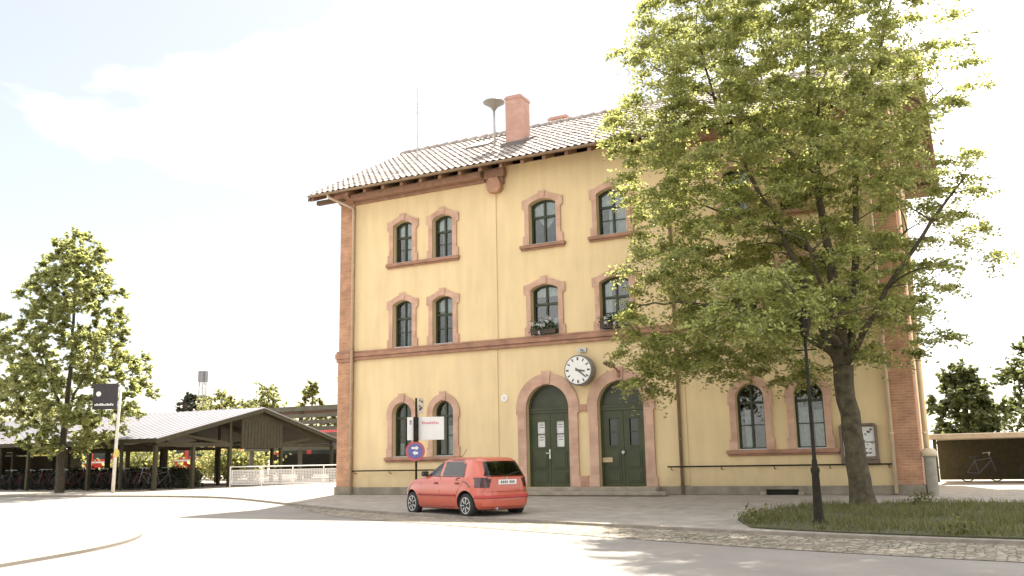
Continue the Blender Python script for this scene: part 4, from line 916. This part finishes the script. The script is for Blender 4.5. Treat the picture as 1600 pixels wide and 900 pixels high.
# ------------------------------------------------------------------ red car
def build_car():
    # local: x forward, origin on the ground under the middle
    T = thing('parked_car', 'small red five door hatchback parked half on the cobbles before the station', 'car')
    paint = mat('red_car_paint', (.48, .095, .055), .38, .04, 2, coat=.6); dark = mat('black_plastic', (.03, .03, .03), .6); glass = glassmat('car_glass', .015, (.42, .48, .46), .02, .001)
    LV = [(.20, .10, 3.60, .74), (.27, .02, 3.68, .79), (.40, .0, 3.715, .815), (.52, .015, 3.71, .825), (.60, .06, 3.69, .828), (.72, .075, 3.64, .825), (.80, .085, 3.55, .815), (.86, .095, 3.36, .80), (.905, .10, 3.05, .785), (.945, .11, 2.80, .77), (.98, .13, 2.70, .755), (1.08, .19, 2.52, .715), (1.20, .27, 2.30, .665), (1.30, .35, 2.10, .625), (1.355, .43, 1.96, .59), (1.39, .55, 1.78, .52), (1.41, .8, 1.55, .38)]
    def lev(z):
        for a, b in zip(LV, LV[1:]):
            if a[0] <= z <= b[0]: t = (z-a[0])/(b[0]-a[0]); return [a[i]+(b[i]-a[i])*t for i in (1, 2, 3)]
        return list(LV[-1][1:] if z > LV[-1][0] else LV[0][1:])
    nexp = 5.0
    xm_in = lambda c: abs(c.y) < .6 and -1.4 < c.x < .75
    def side(x, z, s=1, off=0):
        xr, xf, w = lev(z); xm = (xr+xf)/2; u = min(.999, abs((x-xm)/((xf-xr)/2))); return (x-1.86, s*(w*(1-u**nexp)**(1/nexp)+off), z)
    def rear(y, z, off=0):
        xr, xf, w = lev(z); xm = (xr+xf)/2; u = min(.999, abs(y/w)); return (xm-(xf-xr)/2*(1-u**nexp)**(1/nexp)-off-1.86, y, z)
    def front(y, z, off=0):
        xr, xf, w = lev(z); xm = (xr+xf)/2; u = min(.999, abs(y/w)); return (xm+(xf-xr)/2*(1-u**nexp)**(1/nexp)+off-1.86, y, z)
    nn = 96; V = []; F = []
    for z, xr, xf, w in LV:
        xm = (xr+xf)/2; hl_ = (xf-xr)/2
        for k in range(nn):
            a = 2*math.pi*k/nn; c, s = math.cos(a), math.sin(a); rr = (abs(c)**nexp+abs(s)**nexp)**(-1/nexp); V.append((xm+hl_*c*rr-1.86, w*s*rr, z))
    for i in range(len(LV)-1):
        for k in range(nn): F.append((i*nn+k, i*nn+(k+1) % nn, (i+1)*nn+(k+1) % nn, (i+1)*nn+k))
    F.append(tuple(range(nn-1, -1, -1)))
    k0 = len(V); V.append((1.17-1.86, 0, 1.425)); b0 = (len(LV)-1)*nn
    for k in range(nn): F.append((b0+k, b0+(k+1) % nn, k0))
    me = bpy.data.meshes.new('body'); me.from_pydata(V, [], F); bm = bmesh.new(); bm.from_mesh(me); bmesh.ops.recalc_face_normals(bm, faces=bm.faces); bm.to_mesh(me); bm.free()
    body = link('body', me, [paint, dark], T)
    cut = MB(); CT = []
    for x in (.70-1.86, 3.11-1.86):
        for s in (-1, 1): cut.lathe([(.335, s*.55), (.335, s*.95)] if s > 0 else [(.335, -.95), (.335, -.55)], 40, (x, 0, .30), 'Y')
    co = cut.build('cutter', dark)
    SW = [[(2.54, .985), (2.24, 1.22), (2.08, 1.285), (1.84, 1.295), (1.84, .985)], [(1.70, .985), (1.70, 1.30), (1.02, 1.30), (.89, 1.23), (.83, .985)]]
    RW = [(-.57, .985), (-.53, 1.06), (-.48, 1.275), (-.42, 1.30), (.42, 1.30), (.48, 1.275), (.53, 1.06), (.57, .985)]
    for poly in SW:
        c2 = MB(); c2.prism([(x-1.86, z) for x, z in poly], -1, 1); c2 = c2.build('cutter', dark); m2 = body.modifiers.new('w', 'BOOLEAN'); m2.object = c2; m2.operation = 'DIFFERENCE'; m2.solver = 'EXACT'; CT.append(c2)
    c2 = MB(); c2.prism(RW, -2.2, 1.4, 'YZ'); c2 = c2.build('cutter', dark); m2 = body.modifiers.new('w', 'BOOLEAN'); m2.object = c2; m2.operation = 'DIFFERENCE'; m2.solver = 'EXACT'; CT.append(c2)
    md = body.modifiers.new('b', 'BOOLEAN'); md.object = co; md.operation = 'DIFFERENCE'; md.solver = 'EXACT'
    bpy.context.view_layer.update(); dg = bpy.context.evaluated_depsgraph_get(); me2 = bpy.data.meshes.new_from_object(body.evaluated_get(dg)); body.modifiers.clear(); body.data = me2
    for q in [co]+CT: bpy.data.objects.remove(q)
    cabin_marks = dark
    if len(me2.materials) < 2: me2.materials.append(dark)
    for p in me2.polygons:
        c = p.center
        for x in (.70-1.86, 3.11-1.86):
            rr = math.hypot(c.x-x, c.z-.30)
            if rr < .337 and abs(c.y) > .5 and (abs(p.normal.y) < .5 or abs(c.y) < .6): p.material_index = 1
        if .97 < c.z < 1.31 and p.material_index == 0:
            xr, xf, w = lev(c.z); X = c.x+1.86; xm = (xr+xf)/2; hl_ = (xf-xr)/2
            if (abs((X-xm)/hl_)**nexp+abs(c.y/w)**nexp)**(1/nexp) < .965: p.material_index = 1
        elif .95 < c.z < .99 and abs(p.normal.z) > .9 and xm_in(c): p.material_index = 1
        p.use_smooth = True
    try: me2.set_sharp_from_angle(angle=R(32))
    except Exception: pass
    seatm = mat('seat_cloth', (.06, .06, .065), .9)
    for x, hh in ((1.95-1.86, 1.20), (1.15-1.86, 1.14)):
        for y in (-.34, .34):
            sb_ = MB(); sb_.box(x-.05, x+.06, y-.20, y+.20, .90, 1.06); sb_.box(x-.05, x+.03, y-.11, y+.11, 1.075, hh); sb_.build('seat_back', seatm, T, bevel=.025)
    def patch(fn, poly, m, name, parent, off, nsub=1, thick=None):
        """poly in (a,z) densified, put on the surface"""
        bm = bmesh.new(); 
        P2 = []
        for i in range(len(poly)):
            a, b = poly[i], poly[(i+1) % len(poly)]; L_ = math.hypot(b[0]-a[0], b[1]-a[1]); k = max(1, int(L_/.05))
            for j in range(k): P2.append((a[0]+(b[0]-a[0])*j/k, a[1]+(b[1]-a[1])*j/k))
        # grid fill by clipping a fine grid
        zs = [p[1] for p in P2]; xs = [p[0] for p in P2]
        vs_ = [bm.verts.new((p[0], p[1], 0)) for p in P2]; f = bm.faces.new(vs_)
        for z in np.arange(min(zs)+.03, max(zs), .04): bmesh.ops.bisect_plane(bm, geom=bm.verts[:]+bm.edges[:]+bm.faces[:], plane_co=(0, float(z), 0), plane_no=(0, 1, 0))
        for x in np.arange(min(xs)+.05, max(xs), .06): bmesh.ops.bisect_plane(bm, geom=bm.verts[:]+bm.edges[:]+bm.faces[:], plane_co=(float(x), 0, 0), plane_no=(1, 0, 0))
        for v in bm.verts: v.co = Vector(fn(v.co.x, v.co.y, off))
        me = bpy.data.meshes.new(name); bm.to_mesh(me); bm.free()
        o = link(name, me, m, parent, smooth=True)
        c = sum((p.normal for p in me.polygons), Vector()); cc = sum((p.center for p in me.polygons), Vector())/max(1, len(me.polygons))
        if c.dot(Vector((cc.x, cc.y, 0)) if abs(c.z) < abs(c.x)+abs(c.y) else Vector((0, 0, 1))) < 0: me.flip_normals()
        if thick:
            md = o.modifiers.new('s', 'SOLIDIFY'); md.thickness = thick; md.offset = 1
        return o
    for s in (1, -1):
        fs = lambda a, z, off, s=s: side(a, z, s, off)
        patch(fs, [(2.58, .975), (2.60, .99), (2.24, 1.23), (2.08, 1.295), (1.82, 1.31), (1.82, .965)], glass, 'side_window', T, .004)
        patch(fs, [(1.72, .965), (1.72, 1.315), (1.0, 1.315), (.86, 1.24), (.80, .965)], glass, 'side_window', T, .004)
        # pillar seals
        g = MB()
        def line(pts, r=.006): g.tube([fs(a, z, .001) for a, z in pts], r, 4)
        line([(2.62, .96), (2.66, .80), (2.62, .5), (2.60, .25)]); line([(1.77, 1.33), (1.77, .9), (1.77, .6), (1.77, .25)]); line([(.78, .96), (.83, .78), (1.0, .6), (1.08, .45)])
        line([(2.60, .25), (1.77, .245), (1.15, .25)]); line([(2.62, .965), (2.3, .955), (1.77, .95), (1.2, .95), (.78, .955)], .009); line([(2.62, .965), (2.24, 1.25), (2.06, 1.325), (1.5, 1.338), (.98, 1.335), (.84, 1.25), (.77, .955)], .009)
        g.build('door_gaps', dark, body)
        st = patch(fs, [(2.75, .50), (2.75, .545), (1.09, .545), (1.09, .50)], mat('rubbing_strip', (.38, .05, .045), .6), 'rubbing_strip', T, .012, thick=.012)
        for a in (1.92, 1.0):
            h = MB(); p = Vector(fs(a, .80, .0)); h.box(p.x-.075, p.x+.075, *sorted((p.y, p.y+s*.028)), p.z-.022, p.z+.022); h.build('door_handle', mat('handle_dark_red', (.16, .03, .025), .5), T, bevel=.008)
        mi = MB(); p = Vector(fs(2.50, .985, .0)); mi.box(p.x-.05, p.x+.06, *sorted((p.y+s*.02, p.y+s*.19)), p.z-.03, p.z+.10); mi.bar((p.x, p.y, p.z), (p.x, p.y+s*.05, p.z), .04, .04); mi.build('wing_mirror', dark, T, bevel=.02)
        # tail light, wraps the corner
        patch(lambda y, z, off, s=s: rear(y, z, off), [(s*.79, .70), (s*.80, .93), (s*.585, .93), (s*.56, .70)], mat('tail_lamp', (.05, .015, .01), .2, coat=.5), 'tail_light', T, .014)
        patch(fs, [(.10, .70), (.115, .93), (.22, .93), (.24, .70)], mat('tail_lamp_side', (.05, .015, .01), .2), 'tail_light', T, .014)
        patch(lambda y, z, off: front(y, z, off), [(s*.76, .60), (s*.77, .74), (s*.46, .74), (s*.44, .60)], mat('head_lamp', (.6, .6, .58), .1, metal=.3), 'headlight', T, .006)
        # roof drip rail
        dr = MB(); dr.tube([fs(a, 1.36, .0) for a in (2.0, 1.7, 1.3, .9, .6)], .008, 4); dr.build('roof_rail_strip', dark, T)
    rw = [(-.60, .965), (-.55, 1.06), (-.50, 1.285), (-.42, 1.31), (.42, 1.31), (.50, 1.285), (.55, 1.06), (.60, .965), (.5, .945), (-.5, .945)]
    patch(lambda y, z, off: rear(y, z, off), rw, glass, 'rear_window', T, .004)
    patch(lambda y, z, off: front(y, z, off), [(-.66, .985), (-.54, 1.31), (.54, 1.31), (.66, .985)], glass, 'windscreen', T, .004)
    wp = MB(); wp.tube([rear(.02, .955, .02), rear(-.12, 1.0, .02), rear(-.40, 1.05, .02)], .008, 5); wp.build('rear_wiper', dark, T)
    lp = MB(); q = rear(0, .82, 0); lp.box(q[0]-.025, q[0]-.006, -.26, .26, .765, .875); plate = lp.build('licence_plate', white, T)
    mk = MB(); y = -.2; random.seed(9)
    for k in range(7): mk.box(q[0]-.029, q[0]-.0255, y, y+.035, .79, .85); y += .056 if k != 2 else .09
    mk.build('plate_characters', darkink, plate)
    hg = MB()
    hg.tube([rear(-.62, .60, .002), rear(-.6, .69, .002), rear(-.53, .70, .002), rear(-.5, .93, .002)], .005, 4); hg.tube([rear(.62, .60, .002), rear(.6, .69, .002), rear(.53, .70, .002), rear(.5, .93, .002)], .005, 4)
    hg.tube([rear(y, .60, .0) for y in np.linspace(-.78, .78, 15)], .006, 4); hg.build('tailgate_gap', dark, body)
    bmr = MB(); 
    patch(lambda y, z, off: rear(y, z, off), [(-.76, .45), (-.76, .52), (.76, .52), (.76, .45)], mat('bumper_strip', (.42, .05, .045), .6), 'bumper_strip', T, .012, thick=.015)
    an = MB(); an.tube([(.1, 0, 1.42), (-.12, 0, 1.62)], .006, 5); an.build('aerial', dark, T)
    lg = MB(); lg.lathe([(.03, -.012), (.03, -.004)], 14, (rear(0, .90, 0)[0], 0, .905), 'X'); lg.build('round_badge', steel, T)
    ex = MB(); ex.tube([(-1.86+.25, .35, .24), (-1.86+.02, .35, .22)], .03, 10); ex.build('exhaust_pipe', steel, T)
    # underbody
    MB().box(-1.6, 1.6, -.6, .6, .17, .21).build('underbody', dark, T)
    # wheels
    proto = None; rimm = mat('hubcap_silver', (.55, .55, .53), .45)
    for x in (.70-1.86, 3.11-1.86):
        for s in (1, -1):
            w = bpy.data.objects.new('wheel', None); col.objects.link(w); w.parent = T; w.location = (x, s*.70, .285); w.rotation_euler = (0, 0, 0 if s > 0 else math.pi)
            if proto is None:
                ty = MB(); ty.lathe([(.19, -.085), (.265, -.085), (.282, -.06), (.285, 0), (.282, .06), (.265, .085), (.19, .085)], 36, (0, 0, 0), 'Y'); t1 = ty.build('tyre', rub, w, smooth=True)
                ri = MB(); ri.lathe([(.192, .07), (.192, .088), (.178, .09), (.165, .07), (.06, .062), (.055, .075), (.03, .08)], 32, (0, 0, 0), 'Y')
                for k in range(7):
                    a = k*2*math.pi/7; c, s_ = math.cos(a), math.sin(a); ri.bar((c*.05, .072, s_*.05), (c*.172, .078, s_*.172), .055, .018)
                t2 = ri.build('rim', rimm, w)
                dk = MB()
                for k in range(7):
                    a = (k+.5)*2*math.pi/7; dk.lathe([(.015, .0705), (.015, .0725)], 10, (math.cos(a)*.125, 0, math.sin(a)*.125), 'Y')
                t3 = dk.build('rim_openings', rub, w); proto = (t1, t2, t3)
            else:
                for q in proto: c = q.copy(); col.objects.link(c); c.parent = w
    return T
car = build_car()
fl = Vector((-1.81, -6.83, 0)); rl = Vector((.40, -7.86, 0)); hd = (fl-rl).normalized(); lat = Vector((-hd.y, hd.x, 0))   # lat = the car's left
mid = (fl+rl)/2
# visible wheels are on the car's left: centre lies to its right
cen = mid - lat*.70 + Vector((-.04, 0, 0)) + hd*(.0-(.70+3.11)/2+1.86)
zc = (gz(fl.y)+gz(rl.y))/2-.045
car.location = (cen.x, cen.y, zc); car.rotation_euler = (0, 0, math.atan2(hd.y, hd.x))
